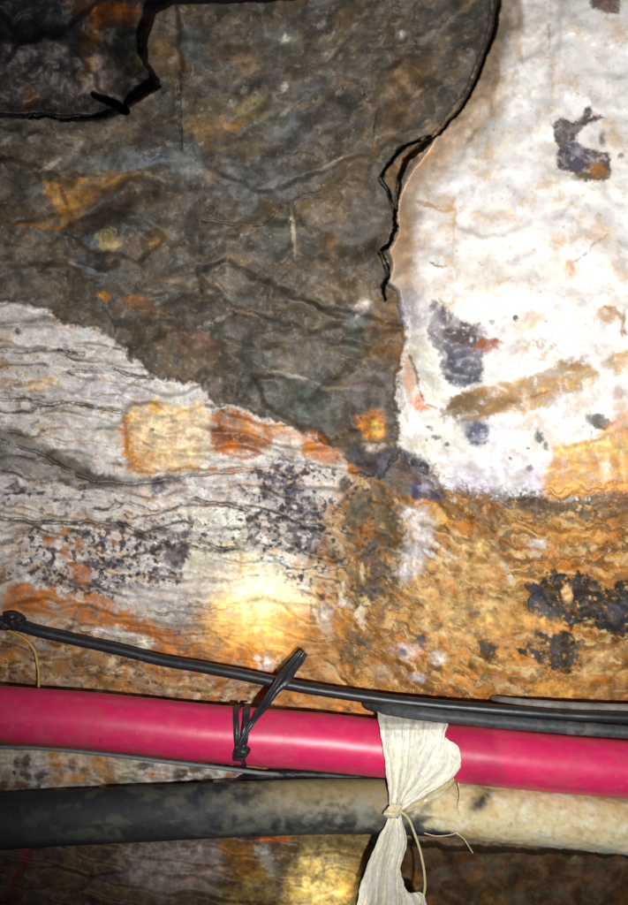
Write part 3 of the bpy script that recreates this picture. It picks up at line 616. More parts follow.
P_((216, 164, 84), [(200, 610), (232, 600), (262, 604), (300, 602), (312, 620), (300, 645), (270, 660), (235, 656), (205, 645)], .85, 14, 14, 'f14', -.75, .35)
P_((220, 196, 140), [(225, 598), (290, 592), (296, 606), (262, 624), (232, 620)], .6, 12, 12)
P_((190, 116, 34), [(215, 650), (250, 645), (275, 660), (262, 676), (225, 668)], .7, 8, 12, 'f14', -.5, .3); P_((170, 110, 46), [(280, 615), (312, 620), (322, 650), (300, 665), (285, 640)], .55, 5, 8, 'f14b', -.3, .3)
P_((206, 204, 212), [(254, 656), (268, 652), (274, 668), (262, 674)], .75, 2, 4, 'f6', -.3)
P_((96, 84, 62), [(170, 640), (205, 648), (215, 664), (190, 660)], .6, 3, 5, 'f6', -.2)
# strip between cable and red pipe
P_((196, 190, 178), [(30, 640), (48, 644), (56, 650), (40, 650)], .8, 2, 2.5); P_((204, 184, 148), [(46, 680), (84, 676), (88, 686), (50, 688)], .7, 3, 4); P_((190, 168, 128), [(160, 676), (200, 680), (220, 694), (170, 692)], .6, 3, 5, 'sh', -.2)
P_((130, 98, 62), [(44, 648), (100, 656), (104, 680), (50, 676)], .5, 5, 6); P_((186, 112, 44), [(150, 664), (215, 676), (240, 690), (210, 690), (160, 676)], .55, 4, 6, 'f14', -.2); P_((104, 66, 40), [(0, 638), (20, 642), (14, 650), (0, 650)], .7, 2, 4)
P_((202, 130, 60), [(255, 690), (330, 698), (368, 706), (362, 720), (300, 712)], .6, 4, 6, 'f14', -.35, .3)
# ================= under the red pipe
P_((206, 198, 184), [(-80, 745), (160, 752), (250, 768), (250, 790), (150, 800), (-80, 804)], .85, 4, 4)
for x, y, rx, ry, rgb in [(26, 761, 6, 6, 0), (15, 762, 3, 5, 0), (26, 774, 6, 5, 0), (40, 775, 6, 6, 0), (20, 787, 8, 5, 1), (2, 786, 4, 5, 1), (38, 785, 3, 3, 0), (14, 774, 2, 2, 0), (54, 755, 6, 2.5, 2), (56, 764, 7, 5, 2), (58, 778, 6, 6, 2), (72, 764, 5, 6, 0), (85, 770, 5, 6, 0), (76, 778, 10, 5, 2), (100, 762, 9, 7, 2), (106, 774, 10, 7, 3), (110, 783, 7, 4, 3), (144, 766, 8, 4, 0), (151, 775, 4, 2, 2), (132, 758, 3, 2, 0), (182, 773, 8, 6, 4), (178, 783, 7, 4, 4), (198, 770, 7, 6, 4), (208, 780, 7, 5, 4), (194, 784, 8, 3, 4), (230, 776, 5, 3, 3)]:
    E_([(70, 60, 60), (110, 52, 44), (206, 140, 62), (150, 92, 46), (48, 36, 36)][rgb], x, y, rx, ry, 0, .9, .3, 3.5)
P_((196, 150, 96), [(46, 750), (120, 752), (125, 790), (50, 794)], .4, 6, 6, 'f14', -.2)
# ================= below the hose: dim lower light painted in as darker colours
lw = sst(820, 845, V) * (1 - mF)
put(ALL, lw * .9, (96, 78, 56)); put(ALL, lw * .7 * sst(0, .4, F14), (128, 108, 84)); put(ALL, lw * .7 * sst(.05, .35, F6), (86, 72, 54)); put(ALL, lw * .6 * sst(.15, .5, F14b), (128, 96, 52)); put(ALL, lw * .5 * sst(.2, .5, F6b), (150, 136, 118))
P_((128, 38, 32), [(23, 850), (34, 850), (28, 868), (18, 885), (13, 895), (8, 892), (12, 876), (18, 862)], .88, 2, 3, 'f6', -.6, .2); E_((104, 40, 34), 8, 900, 9, 6, 0, .8, .4, 4)
for x, y, rx, ry in [(10, 860, 6, 5), (47, 858, 4, 3), (47, 884, 5, 4), (60, 860, 4, 8), (80, 885, 7, 6), (90, 900, 4, 8), (105, 855, 6, 5), (110, 875, 12, 7), (150, 855, 3, 5)]:
    E_((74, 58, 60), x, y, rx, ry, 0, .8, .35, 5)
P_((170, 156, 150), [(118, 855), (155, 842), (222, 842), (222, 870), (212, 890), (160, 900), (135, 885), (120, 872)], .85, 5, 7, 'f14b', -.8, .3); E_((206, 160, 130), 188, 880, 18, 7, -20, .5, .5, 6); E_((120, 90, 66), 200, 868, 8, 4, 30, .6, .4, 4); E_((96, 90, 80), 208, 846, 5, 6, 0, .6, .4, 4)
P_((160, 102, 34), [(222, 842), (250, 842), (256, 856), (268, 866), (262, 880), (236, 880), (224, 866)], .85, 4, 7); P_((210, 104, 40), [(256, 838), (292, 836), (290, 842), (258, 843)], .8, 2, 3); P_((206, 200, 180), [(254, 848), (262, 846), (272, 858), (280, 872), (266, 872)], .8, 3, 5)
P_((196, 160, 70), [(215, 884), (300, 860), (400, 836), (400, 960), (215, 960)], .45, 14, 14, 'f14', -.2, .3); P_((170, 150, 90), [(292, 838), (396, 838), (398, 960), (298, 960)], .6, 8, 8, 'f6', -.3, .3); P_((150, 110, 40), [(340, 850), (370, 855), (366, 880), (346, 876)], .5, 5, 7, 'f14', -.2)
P_((90, 74, 56), [(155, 890), (225, 888), (240, 960), (150, 960)], .5, 6, 8, 'f6', -.05); E_((206, 150, 60), 345, 888, 8, 10, 0, .8, .4, 5)
# footwall recess: dark brown, with its shade painted into the colour
put(ALL, mF, (86, 64, 42)); put(ALL, mF * .7 * sst(0, .4, F14), (112, 84, 50)); put(ALL, mF * .5 * sst(.1, .4, F6), (56, 42, 30)); put(ALL, mF * .7 * sst(.1, .4, BLT), (124, 80, 36)); put(ALL, mF * .5 * sst(.15, .5, F14b), (82, 88, 66)); put(ALL, mF * .5 * sst(.2, .5, F40), (110, 72, 40))
E_((110, 92, 40), 490, 900, 14, 10, 0, .6, .5, 7); E_((126, 116, 92), 575, 862, 12, 3, 5, .5, .5, 5); E_((124, 100, 60), 410, 885, 14, 18, 0, .9, .4, 5); E_((160, 96, 40), 414, 880, 4, 10, 10, .8, .4, 4)
# dirt packed in the partings and joints
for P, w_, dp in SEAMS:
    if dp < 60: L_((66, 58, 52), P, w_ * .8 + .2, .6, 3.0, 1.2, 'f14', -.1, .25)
# tonal break-up of the mineral fabric
T = mD * (.30 * FD + .45 * FDb + .40 * F14 + .16 * F6 + .35 * F40 + .26 * (rb - .5) + .08 * (rc - .5)) + mS * (.30 * FS + .30 * F14 + .12 * F6 + .10 * (rd - .5)) \
    + (1 - mD) * (1 - mS) * (1 - mQ) * (.20 * FV + .20 * F14b + .20 * F6 + .12 * (rs - .5)) + mQ * (.05 * F14 + .05 * F6) + mR * .3 * F14b + mF * .4 * F6b
C *= np.exp(1.0 * T)[..., None]
# fine grain in the stone
gr = 1 + (.05 * F3 + .04 * F3b) * (1 - .9 * mQ)
C *= gr[..., None]; C = np.clip(C, .004, .86)
H += 0.10 * F3b

# wetness / gloss: dyke is damp slate-like, quartz glassy, ochre matt
GL = .55 + .12 * F14 - .08 * mQ - .10 * mD + .05 * mS

# ------------------------------------------------------------------ meshes from the grid
k = (D - H * S) / D
PX = (U - 314.0) * S * k; PY = -H * S; PZ = (452.5 - V) * S * k
# the tunnel wall curls round behind the viewer's sides, far outside the frame
FAR = np.hypot(np.maximum(np.abs(U - 314) - 600, 0), np.maximum(np.abs(V - 452) - 700, 0))
PY = PY - .00000016 * FAR ** 2 * .6
fu = (us[1:] + us[:-1]) / 2; fv = (vs[1:] + vs[:-1]) / 2
def fc_(a): return (a[:-1, :-1] + a[1:, 1:]) * .5
ids = np.zeros((len(vs) - 1, len(us) - 1), int)            # 0 vein
ids[fc_(sd_st) < 0] = 1
ids[fc_(sd_q) < 0] = 2
ids[fc_(sd_dyke) < 0] = 3
ids[fc_(sd_rec) < 0] = 4
ids[fc_(sd_ft) < 0] = 5
nv, nu = U.shape
VX = np.stack([PX, PY, PZ], -1).reshape(-1, 3); CC = C.reshape(-1, 3); GG = GL.reshape(-1)

def N(nt, t, **kw):
    n = nt.nodes.new(t)
    for a, b in kw.items(): setattr(n, a, b)
    return n

def new_mat(name):
    m = bpy.data.materials.new(name); m.use_nodes = True
    nt = m.node_tree; b = nt.nodes['Principled BSDF']
    return m, nt, b

def rock_mat(name, grain=900, bump=.35, spec=.3, rough_add=0.0, fleck=0.0):
    m, nt, b = new_mat(name); L = nt.links
    a = N(nt, 'ShaderNodeAttribute', attribute_name='mineral')
    g = N(nt, 'ShaderNodeAttribute', attribute_name='gloss')
    tc = N(nt, 'ShaderNodeTexCoord')
    n1 = N(nt, 'ShaderNodeTexNoise'); n1.inputs['Scale'].default_value = grain; n1.inputs['Detail'].default_value = 4; n1.inputs['Roughness'].default_value = .65
    L.new(tc.outputs['Object'], n1.inputs['Vector'])
    mr = N(nt, 'ShaderNodeMapRange'); mr.inputs[1].default_value = .3; mr.inputs[2].default_value = .7; mr.inputs[3].default_value = .93; mr.inputs[4].default_value = 1.05
    L.new(n1.outputs['Fac'], mr.inputs[0])
    mx = N(nt, 'ShaderNodeMix', data_type='RGBA', blend_type='MULTIPLY'); mx.inputs[0].default_value = 1
    L.new(a.outputs['Color'], mx.inputs[6]); L.new(mr.outputs[0], mx.inputs[7])
    L.new(mx.outputs[2], b.inputs['Base Color'])
    ad = N(nt, 'ShaderNodeMath', operation='ADD'); ad.inputs[1].default_value = rough_add
    L.new(g.outputs['Fac'], ad.inputs[0]); L.new(ad.outputs[0], b.inputs['Roughness'])
    b.inputs['Specular IOR Level'].default_value = spec
    bp = N(nt, 'ShaderNodeBump'); bp.inputs['Strength'].default_value = bump; bp.inputs['Distance'].default_value = .0007
    n2 = N(nt, 'ShaderNodeTexNoise'); n2.inputs['Scale'].default_value = grain * .45; n2.inputs['Detail'].default_value = 5; n2.inputs['Roughness'].default_value = .6
    L.new(tc.outputs['Object'], n2.inputs['Vector']); L.new(n2.outputs['Fac'], bp.inputs['Height']); L.new(bp.outputs['Normal'], b.inputs['Normal'])
    return m

mats = {
    0: rock_mat('vein_quartz', 800, .25, .35), 1: rock_mat('iron_stained_rock', 800, .35, .35, .05), 2: rock_mat('milky_quartz', 260, .12, .4, -.06),
    3: rock_mat('dyke_stone', 700, .3, .3, .12), 4: rock_mat('shaded_hollow_stone', 700, .5, .35, .05), 5: rock_mat('footwall_stone', 700, .5, .3, .1)}
units = {
    0: ('quartz_vein', 'layered white and grey quartz vein with horizontal cracks, rust and dark specks, left of the wall', 'rock vein'),
    1: ('iron_stained_rock', 'ochre and brown stained rock with dark mineral patches, right of the vein above the cables', 'rock face'),
    2: ('quartz_rock', 'big bright white quartz mass right of the open black crack', 'quartz'),
    3: ('dyke_rock', 'dark grey brown dyke rock above the white vein and left of the crack', 'rock dyke'),
    4: ('rock_recess', 'deep shadowy hollow with purple grey and orange rock behind the dyke edge', 'rock hollow'),
    5: ('footwall_rock', 'dark brown rock set back under the cream end of the dirty hose', 'rock face')}
for i, (nm, lab, cat) in units.items():
    jj, ii = np.nonzero(ids == i)
    q = np.stack([jj * nu + ii, (jj + 1) * nu + ii, (jj + 1) * nu + ii + 1, jj * nu + ii + 1], -1)
    used, inv = np.unique(q, return_inverse=True); inv = inv.reshape(-1)
    me = bpy.data.meshes.new(nm); nf = len(q)
    me.vertices.add(len(used)); me.vertices.foreach_set('co', VX[used].astype(np.float32).ravel())
    me.loops.add(nf * 4); me.loops.foreach_set('vertex_index', inv.astype(np.int32))
    me.polygons.add(nf); me.polygons.foreach_set('loop_start', np.arange(0, nf * 4, 4, dtype=np.int32))
    me.update(calc_edges=True)
    me.polygons.foreach_set('use_smooth', np.ones(nf, bool))
    ca = me.attributes.new('mineral', 'FLOAT_COLOR', 'POINT')
    ca.data.foreach_set('color', np.concatenate([CC[used], np.ones((len(used), 1))], 1).astype(np.float32).ravel())
    ga = me.attributes.new('gloss', 'FLOAT', 'POINT'); ga.data.foreach_set('value', GG[used].astype(np.float32))
    me.materials.append(mats[i]); me.validate()
    o = bpy.data.objects.new(nm, me); COL.objects.link(o)
    o['label'] = lab; o['category'] = cat; o['kind'] = 'structure'

# ------------------------------------------------------------------ pipes, cables and ties
def tag(o, label=None, cat=None, group=None, kind=None):
    for a, b in (('label', label), ('category', cat), ('group', group), ('kind', kind)):
        if b: o[a] = b
    return o

def mesh_obj(name, verts, faces, mat, parent=None, smooth=True, cols=None):
    me = bpy.data.meshes.new(name); me.from_pydata([tuple(v) for v in verts], [], faces); me.update()
    if smooth: me.polygons.foreach_set('use_smooth', [True] * len(me.polygons))
    if cols is not None:
        ca = me.attributes.new('mineral', 'FLOAT_COLOR', 'POINT')
        ca.data.foreach_set('color', np.concatenate([cols, np.ones((len(cols), 1))], 1).astype(np.float32).ravel())
    me.materials.append(mat)
    o = bpy.data.objects.new(name, me); COL.objects.link(o)
    if parent: o.parent = parent
    return o

def smooth_path(P, n):
    """Catmull-Rom through control rows, n samples, evenly spaced"""
    P = np.asarray(P, float)
    Q = np.vstack([2 * P[0] - P[1], P, 2 * P[-1] - P[-2]])
    out = []
    for i in range(1, len(Q) - 2):
        for t in np.linspace(0, 1, 24, endpoint=False):
            a, b, c, d = Q[i - 1], Q[i], Q[i + 1], Q[i + 2]
            out.append(.5 * ((2 * b) + (c - a) * t + (2 * a - 5 * b + 4 * c - d) * t * t + (3 * b - 3 * c + d - a) * t ** 3))
    out.append(P[-1]); out = np.array(out)
    L = np.concatenate([[0], np.cumsum(np.linalg.norm(np.diff(out[:, :2], axis=0), axis=1))])
    s = np.linspace(0, L[-1], n)
    return np.stack([np.interp(s, L, out[:, j]) for j in range(out.shape[1])], 1)

def frames(pts):
    T = np.gradient(pts, axis=0); T /= np.linalg.norm(T, axis=1)[:, None]
    upv = np.array([0, -1.0, 0])                      # towards the viewer
    A = upv - (T @ upv)[:, None] * T; A /= np.linalg.norm(A, axis=1)[:, None]
    Bn = np.cross(T, A)
    return T, A, Bn

def tube(ctrl, rad, n=300, seg=40, wob=0.0, seed=0):
    """ctrl rows: px, py, h, radius factor -> verts, faces, and (px, angle) per vertex"""
    P = smooth_path([(c + (1.0,))[:4] if len(c) == 3 else c for c in ctrl], n)
    pts = np.array([at(*p[:3]) for p in P]); T, A, Bn = frames(pts)
    th = np.linspace(0, 2 * np.pi, seg, endpoint=False)
    kk = (D - P[:, 2] * S) / D
    R = rad * S * P[:, 3] * kk
    TH, I = np.meshgrid(th, np.arange(n))
    rr = R[:, None] * (1 + wob * fbm(P[:, 0][:, None] / (rad * .9) + 0 * TH, np.sin(TH) * 1.5 + np.cos(TH) * .7, seed, 4))
    v = pts[:, None, :] + rr[..., None] * (np.cos(TH)[..., None] * A[:, None, :] + np.sin(TH)[..., None] * Bn[:, None, :])
    f = []
    for i in range(n - 1):
        for j in range(seg):
            j2 = (j + 1) % seg
            f.append((i * seg + j, i * seg + j2, (i + 1) * seg + j2, (i + 1) * seg + j))
    f.append(tuple(range(seg))[::-1]); f.append(tuple((n - 1) * seg + j for j in range(seg)))
    return v.reshape(-1, 3), f, P[:, 0][:, None] + 0 * TH, TH

def simple_mat(name, rgb, rough=.5, spec=.5, nscale=300, namp=.15, dirt=None, dthr=.55, bump=.15, bdist=.0006, stretch=None, use_attr=False, coat=0):
    m, nt, b = new_mat(name); L = nt.links
    tc = N(nt, 'ShaderNodeTexCoord'); src = tc.outputs['Object']
    if stretch:
        mp = N(nt, 'ShaderNodeMapping'); mp.inputs['Scale'].default_value = stretch; L.new(src, mp.inputs[0]); src = mp.outputs[0]
    n1 = N(nt, 'ShaderNodeTexNoise'); n1.inputs['Scale'].default_value = nscale; n1.inputs['Detail'].default_value = 5; L.new(src, n1.inputs['Vector'])
    mr = N(nt, 'ShaderNodeMapRange'); mr.inputs[1].default_value = .3; mr.inputs[2].default_value = .7; mr.inputs[3].default_value = 1 - namp; mr.inputs[4].default_value = 1 + namp
    L.new(n1.outputs['Fac'], mr.inputs[0])
    mx = N(nt, 'ShaderNodeMix', data_type='RGBA', blend_type='MULTIPLY'); mx.inputs[0].default_value = 1
    if use_attr:
        a = N(nt, 'ShaderNodeAttribute', attribute_name='mineral'); L.new(a.outputs['Color'], mx.inputs[6])
    else: mx.inputs[6].default_value = (*lin(rgb), 1)
    L.new(mr.outputs[0], mx.inputs[7]); out = mx.outputs[2]
    if dirt is not None:
        n3 = N(nt, 'ShaderNodeTexNoise'); n3.inputs['Scale'].default_value = nscale * .18; n3.inputs['Detail'].default_value = 7; n3.inputs['Roughness'].default_value = .65; L.new(tc.outputs['Object'], n3.inputs['Vector'])
        r3 = N(nt, 'ShaderNodeMapRange'); r3.inputs[1].default_value = dthr; r3.inputs[2].default_value = dthr + .14; r3.inputs[4].default_value = .75; L.new(n3.outputs['Fac'], r3.inputs[0])
        m3 = N(nt, 'ShaderNodeMix', data_type='RGBA'); L.new(r3.outputs[0], m3.inputs[0]); L.new(out, m3.inputs[6]); m3.inputs[7].default_value = (*lin(dirt), 1); out = m3.outputs[2]
        rr = N(nt, 'ShaderNodeMapRange'); rr.inputs[3].default_value = rough; rr.inputs[4].default_value = .9; L.new(r3.outputs[0], rr.inputs[0]); L.new(rr.outputs[0], b.inputs['Roughness'])
    else: b.inputs['Roughness'].default_value = rough
    L.new(out, b.inputs['Base Color']); b.inputs['Specular IOR Level'].default_value = spec
    if coat: b.inputs['Coat Weight'].default_value = coat; b.inputs['Coat Roughness'].default_value = .3
    bp = N(nt, 'ShaderNodeBump'); bp.inputs['Strength'].default_value = bump; bp.inputs['Distance'].default_value = bdist
    L.new(n1.outputs['Fac'], bp.inputs['Height']); L.new(bp.outputs['Normal'], b.inputs['Normal'])
    return m

def mixc(Cv, m, rgb): return Cv * (1 - m[..., None]) + lin(rgb) * m[..., None]

# --- red pipe
PH = 48
ctrl = [(-700, 660, PH), (-300, 690, PH), (0, 714.5, PH), (100, 722, PH), (200, 732.5, PH), (315, 741.5, PH), (380, 748, PH), (470, 755, PH), (550, 763, PH), (628, 769.5, PH), (900, 792, PH), (1400, 840, PH)]
v, f, X, TH = tube(ctrl, 28.3, 900, 72, .006, 3)
Cp = np.zeros(X.shape + (3,)) + lin((208, 40, 92))
q1 = fbm(X / 14, TH * 2.2, 500, 5, .6); q2 = fbm(X / 60, TH * 1.2, 520, 4, .6); q3 = fbm(X / 4, TH * 7, 540, 3, .6)
below = sst(.25, .95, np.sin(TH) * 1.0)                # which side is down is fixed just below
T_, A_, B_ = frames(np.array([at(*c[:3]) for c in ctrl])); sgn = -1 if B_[3][2] > 0 else 1
dn = np.sin(TH) * sgn
Cp = mixc(Cp, .30 * sst(0, .6, q2), (206, 40, 84))
Cp = mixc(Cp, .30 * sst(.1, .6, fbm(X / 30, TH * 3, 560, 4)), (232, 70, 110))
Cp = mixc(Cp, sst(.5, .85, dn + .3 * q1 + .2 * q3) * sst(280, 60, X) * .85, (150, 84, 62))
Cp = mixc(Cp, .55 * sst(.28, .5, q3 + .5 * q1) * sst(.1, .8, dn), (150, 90, 70))
Cp = mixc(Cp, .30 * sst(.35, .6, q1) , (176, 60, 74))
sp = sst(-6, 6, X - (455 + 14 * dn)) * sst(6, -6, X - (497 + 8 * dn + 2 * q1))
Cp = mixc(Cp, .45 * sp, (150, 30, 66))  # darker band right of the cream tie: its shadow painted on the pipe
Cp = mixc(Cp, .45 * sst(.02, .0, np.abs(fbm(X / 60, TH * 5, 590, 3) - .12)) * sst(0, .3, fbm(X / 30, TH, 592, 2)), (226, 90, 130)); Cp = mixc(Cp, .28 * sst(.0, .5, q2 + .5 * q1), (190, 90, 96)); Cp = mixc(Cp, .6 * sst(.62, .75, fbm(X / 3, TH * 9, 594, 2)), (140, 60, 66))
pipe = mesh_obj('red_pipe', v, f, simple_mat('red_plastic', (0, 0, 0), .38, .5, 120, .05, None, .5, .12, .0008, (1, 1, 1), True), None, True, Cp.reshape(-1, 3))
tag(pipe, 'long glossy pinkish red plastic pipe running across the rock below the black cables', 'pipe')

# --- dirty hose, cream with dried mud at its right end
HH = 34
ctrl = [(-700, 870, HH), (-300, 842, HH), (0, 822, HH), (80, 817, HH), (160, 813, HH), (240, 809, HH), (315, 806.5, HH), (390, 806.5, HH), (470, 810.5, HH), (550, 818, HH), (628, 826, HH), (900, 856, HH), (1400, 920, HH)]
v, f, X, TH = tube(ctrl, 26.8, 1100, 90, .0, 5)
dn = np.sin(TH) * sgn
q1 = fbm(X / 16, TH * 1.7, 600, 5, .6); q2 = fbm(X / 50, TH * 1.1, 620, 5, .6); q3 = fbm(X / 4, TH * 7, 640, 3, .6); q4 = fbm(X / 8, TH * 3.4, 660, 4, .6)
Ch = np.zeros(X.shape + (3,)) + lin((56, 57, 60))
Ch = mixc(Ch, .8 * sst(.0, .3, q2 + .3 * q1) * sst(0, 120, X + 30 * q1), (92, 94, 80)); Ch = mixc(Ch, .5 * sst(.1, .4, -q1 + .2 * q4), (38, 39, 44))
Ch = mixc(Ch, .7 * sst(150, 300, X + 30 * q1) * sst(-.2, .4, q1 + .1), (120, 118, 102))
Ch = mixc(Ch, .75 * sst(215, 320, X + 40 * q1) * sst(.2, -.5, dn + .5 * q1), (160, 146, 108))
Ch = mixc(Ch, .5 * sst(.2, .5, q4), (70, 72, 68))
Ch = mixc(Ch, .8 * sst(285, 310, X + 10 * q1 + 14 * dn) * sst(370, 335, X + 20 * q1) * sst(-.1, .3, q4 + .1), (66, 66, 60))
Ch = mixc(Ch, .5 * sst(260, 300, X) * sst(420, 390, X) * sst(.0, .5, q1), (150, 148, 134))
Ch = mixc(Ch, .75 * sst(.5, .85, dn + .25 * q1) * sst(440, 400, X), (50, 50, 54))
Ch = mixc(Ch, .7 * sst(240, 330, X) * sst(400, 380, X) * sst(-.35, -.75, dn + .3 * q1), (150, 134, 92))
mud = sst(-12, 12, X - 424 + 22 * q1 - 38 * sst(.3, 1, dn + .1))
Ch = mixc(Ch, mud, (214, 200, 156))
Ch = mixc(Ch, mud * .75 * sst(0, .5, q2), (206, 172, 112)); Ch = mixc(Ch, mud * .6 * sst(.1, .5, q1), (226, 222, 204)); Ch = mixc(Ch, mud * .45 * sst(.15, .5, q4 - .1 * dn), (186, 156, 104))
Ch = mixc(Ch, mud * .35 * sst(.4, .6, q3 + .3 * q4), (140, 114, 76)); Ch = mixc(Ch, mud * .5 * sst(.2, .9, dn) * sst(500, 560, X + 20 * q1), (206, 204, 200))
Ch = mixc(Ch, .7 * sst(5, -5, np.abs(X - 508 + 14 * dn + 4 * q1) - 1.0) * sst(.1, .3, q4 + .2), (120, 104, 70))
tear = sst(1, -1, np.hypot((X - 467 + 10 * dn + 6 * dn) / 7.5, (dn + .58) / .33) - 1 + .55 * q4 + .4 * q3)
Ch = mixc(Ch, .95 * tear, (34, 34, 36))
tear2 = sst(1, -1, np.hypot((X - 432) / 26, (dn - .86) / .2) - 1 + .5 * q4)
Ch = mixc(Ch, .9 * tear2, (48, 48, 66))
# dried mud stands proud and ragged
cen = v.reshape(X.shape + (3,)).mean(1, keepdims=True); vv = v.reshape(X.shape + (3,))
thick = mud * (.03 + .05 * q1 + .02 * q4 + .006 * q3) * (1 - tear) * (1 - tear2) + (1 - mud) * (.008 * q1)
thick = thick + mud * .05 * np.clip(q3, 0, 1) * sst(.7, 1, dn)
v = (cen + (vv - cen) * (1 + thick[..., None])).reshape(-1, 3)
hose = mesh_obj('dirty_hose', v, f, simple_mat('muddy_rubber', (0, 0, 0), .6, .35, 220, .10, None, .5, .25, .0006, None, True), None, True, Ch.reshape(-1, 3))
tag(hose, 'thick charcoal hose coated in dried cream mud toward its right end, below the red pipe', 'hose')

# worn pale stamp on the hose (illegible print on the photo)
fontmat = simple_mat('worn_print', (120, 122, 104), .8, .2, 500, .3)
def hose_pt(px, ang, lift=.4):
    cy = np.interp(px, [0, 80, 160], [822, 817, 813]); r = 26.8 + lift
    return at(px, cy + r * math.sin(ang), HH + r * math.cos(ang))
vs_, fs_ = [], []
def stroke(pts, w=1.5):
    global vs_, fs_
    P = np.array([hose_pt(x, a) for x, a in pts]); n0 = len(vs_)
    for i, p in enumerate(P):
        t = P[min(i + 1, len(P) - 1)] - P[max(i - 1, 0)]; t = t / (np.linalg.norm(t) + 1e-9); s = np.cross(t, [0, -1, 0]); s = s / (np.linalg.norm(s) + 1e-9)
        for q in (-1, 1): vs_.append(tuple(p + s * q * w * S * .5))
    for i in range(len(P) - 1): fs_.append((n0 + 2 * i, n0 + 2 * i + 1, n0 + 2 * i + 3, n0 + 2 * i + 2))
for gl in ([(39, .60), (39, .44)], [(39, .50), (41, .44), (44, .43)], [(48, .44), (52, .42), (53, .50), (48, .50), (48, .55), (53, .56)],
           [(53, .44), (53, .58)], [(61, .43), (57, .44), (57, .49), (61, .51), (61, .56), (57, .57)], [(66, .43), (66, .66)], [(66, .43), (70, .43), (70, .55), (66, .56)],
           [(74, .45), (78, .45), (79, .55), (75, .56), (74, .45)]):
    stroke([(x, a + .18) for x, a in gl])
pr = mesh_obj('worn_print', vs_, fs_, fontmat, hose, False)

# --- cables
blk = simple_mat('black_cable_sheath', (30, 31, 34), .42, .5, 260, .2, (96, 84, 66), .60, .2, .0006)
gry = simple_mat('grey_dusty_sheath', (62, 64, 67), .55, .4, 200, .3, (128, 122, 110), .56, .3, .0008)
pal = simple_mat('pale_dusty_sheath', (118, 114, 106), .6, .35, 160, .3, (70, 66, 70), .55, .3, .0008)
def cable(name, ctrl, rad, mat, label, n=500, seg=24, wob=.05, seed=0, cat='cable'):
    v, f, X, TH = tube(ctrl, rad, n, seg, wob, seed)
    return tag(mesh_obj(name, v, f, mat), label, cat, None)
CH = 40
cable('black_cable', [(-700, 560, 20), (-200, 603, 22), (-30, 619, 22), (15, 625, 22), (40, 632, 24), (80, 641, 24), (120, 650, 26), (160, 660, 28), (200, 667, 32), (240, 674.5, 36), (280, 683, 40), (315, 689.5, 42), (380, 699, 46), (430, 704.5, 50), (470, 708, 54), (520, 712, 58), (570, 715.5, 60), (628, 718, 62), (900, 730, 60), (1400, 760, 60)], 5.7, blk,
      'thin black cable sagging from the left edge across the rusty rock to the right', 700, 28, .03, 11)
cable('grey_cable', [(1400, 790, 50), (900, 750, 60), (628, 732, 66), (560, 727, 66), (500, 722, 66), (450, 717, 66), (415, 713, 62), (390, 709, 50), (376, 706, 30), (368, 703, 8)], 6.6, gry,
      'dusty grey cable lying along the top of the red pipe at the right', 400, 28, .08, 12)
cable('pale_cable', [(1400, 730, 50), (900, 714, 40), (628, 708, 44), (580, 706.5, 50), (540, 704, 44), (515, 702, 34), (500, 700, 18), (492, 698, -2)], 4.0, pal,
      'short visible run of pale dusty cable above the black cable at the right edge', 300, 20, .12, 13)
cable('thin_grey_tube', [(-700, 735, 14), (-200, 742, 16), (0, 747, 20), (50, 749, 20), (110, 755, 20), (160, 761, 22), (220, 768, 22), (260, 773, 22), (290, 775, 14), (310, 776, -4)], 2.1,
      simple_mat('grey_tube', (112, 114, 116), .45, .5, 200, .15), 'thin pale grey tube just under the left half of the red pipe', 300, 16, .03, 14, 'tube')
cable('black_hose', [(236, 784, -6), (248, 779, 8), (262, 776.5, 14), (290, 774.5, 16), (320, 775, 16), (350, 777.5, 16), (385, 780, 16), (420, 783, 14), (460, 787, 8), (480, 792, -6)], 5.2,
      simple_mat('black_rubber', (24, 24, 26), .5, .4, 260, .2), 'short dark rubber hose squeezed between the red pipe and the muddy hose', 220, 20, .1, 15, 'hose')

# electrical tape lump on the black cable at the left edge
root = bpy.data.objects.new('cable_joint', None); COL.objects.link(root); root.location = at(16, 618, 26)
tag(root, 'lumpy black tape wrapped joint on the cable at the left edge', 'cable joint')
def blob(name, cx, cy, h, rx, ry, rz, mat, parent, seed, amp=.25, ang=0):
    n, mseg = 28, 20; vv = []; ff = []
    for i in range(mseg + 1):
        ph = math.pi * i / mseg
        for j in range(n):
            t = 2 * math.pi * j / n
            d = (math.sin(ph) * math.cos(t), math.sin(ph) * math.sin(t), math.cos(ph))
            r = 1 + amp * float(fbm(np.array([d[0] * 1.6 + d[2]]), np.array([d[1] * 1.6 - d[2] * .7]), seed, 3)[0])
            x, y = rot(np.array([d[0] * rx * r]), np.array([d[1] * ry * r]), -ang)
            vv.append(at(cx + float(x[0]), cy + float(y[0]), h + d[2] * rz * r))
    for i in range(mseg):
        for j in range(n):
            ff.append((i * n + j, i * n + (j + 1) % n, (i + 1) * n + (j + 1) % n, (i + 1) * n + j))
    o = mesh_obj(name, vv, ff, mat, None)
    if parent:
        o.parent = parent; o.matrix_parent_inverse = parent.matrix_basis.inverted()
    return o
tape = simple_mat('black_tape', (34, 30, 36), .5, .45, 350, .3, (84, 60, 50), .62, .5, .001)
from mathutils import Matrix
def lay_child(o, p):
    o.parent = p; o.matrix_parent_inverse = Matrix.Translation(p.location).inverted()
b1 = blob('tape_wrap', 14, 620, 24, 11, 8, 8, tape, None, 3, .35, 12); lay_child(b1, root)
b2 = blob('tape_end', 4, 626, 24, 8, 4, 5, tape, None, 5, .4, 0); lay_child(b2, root)

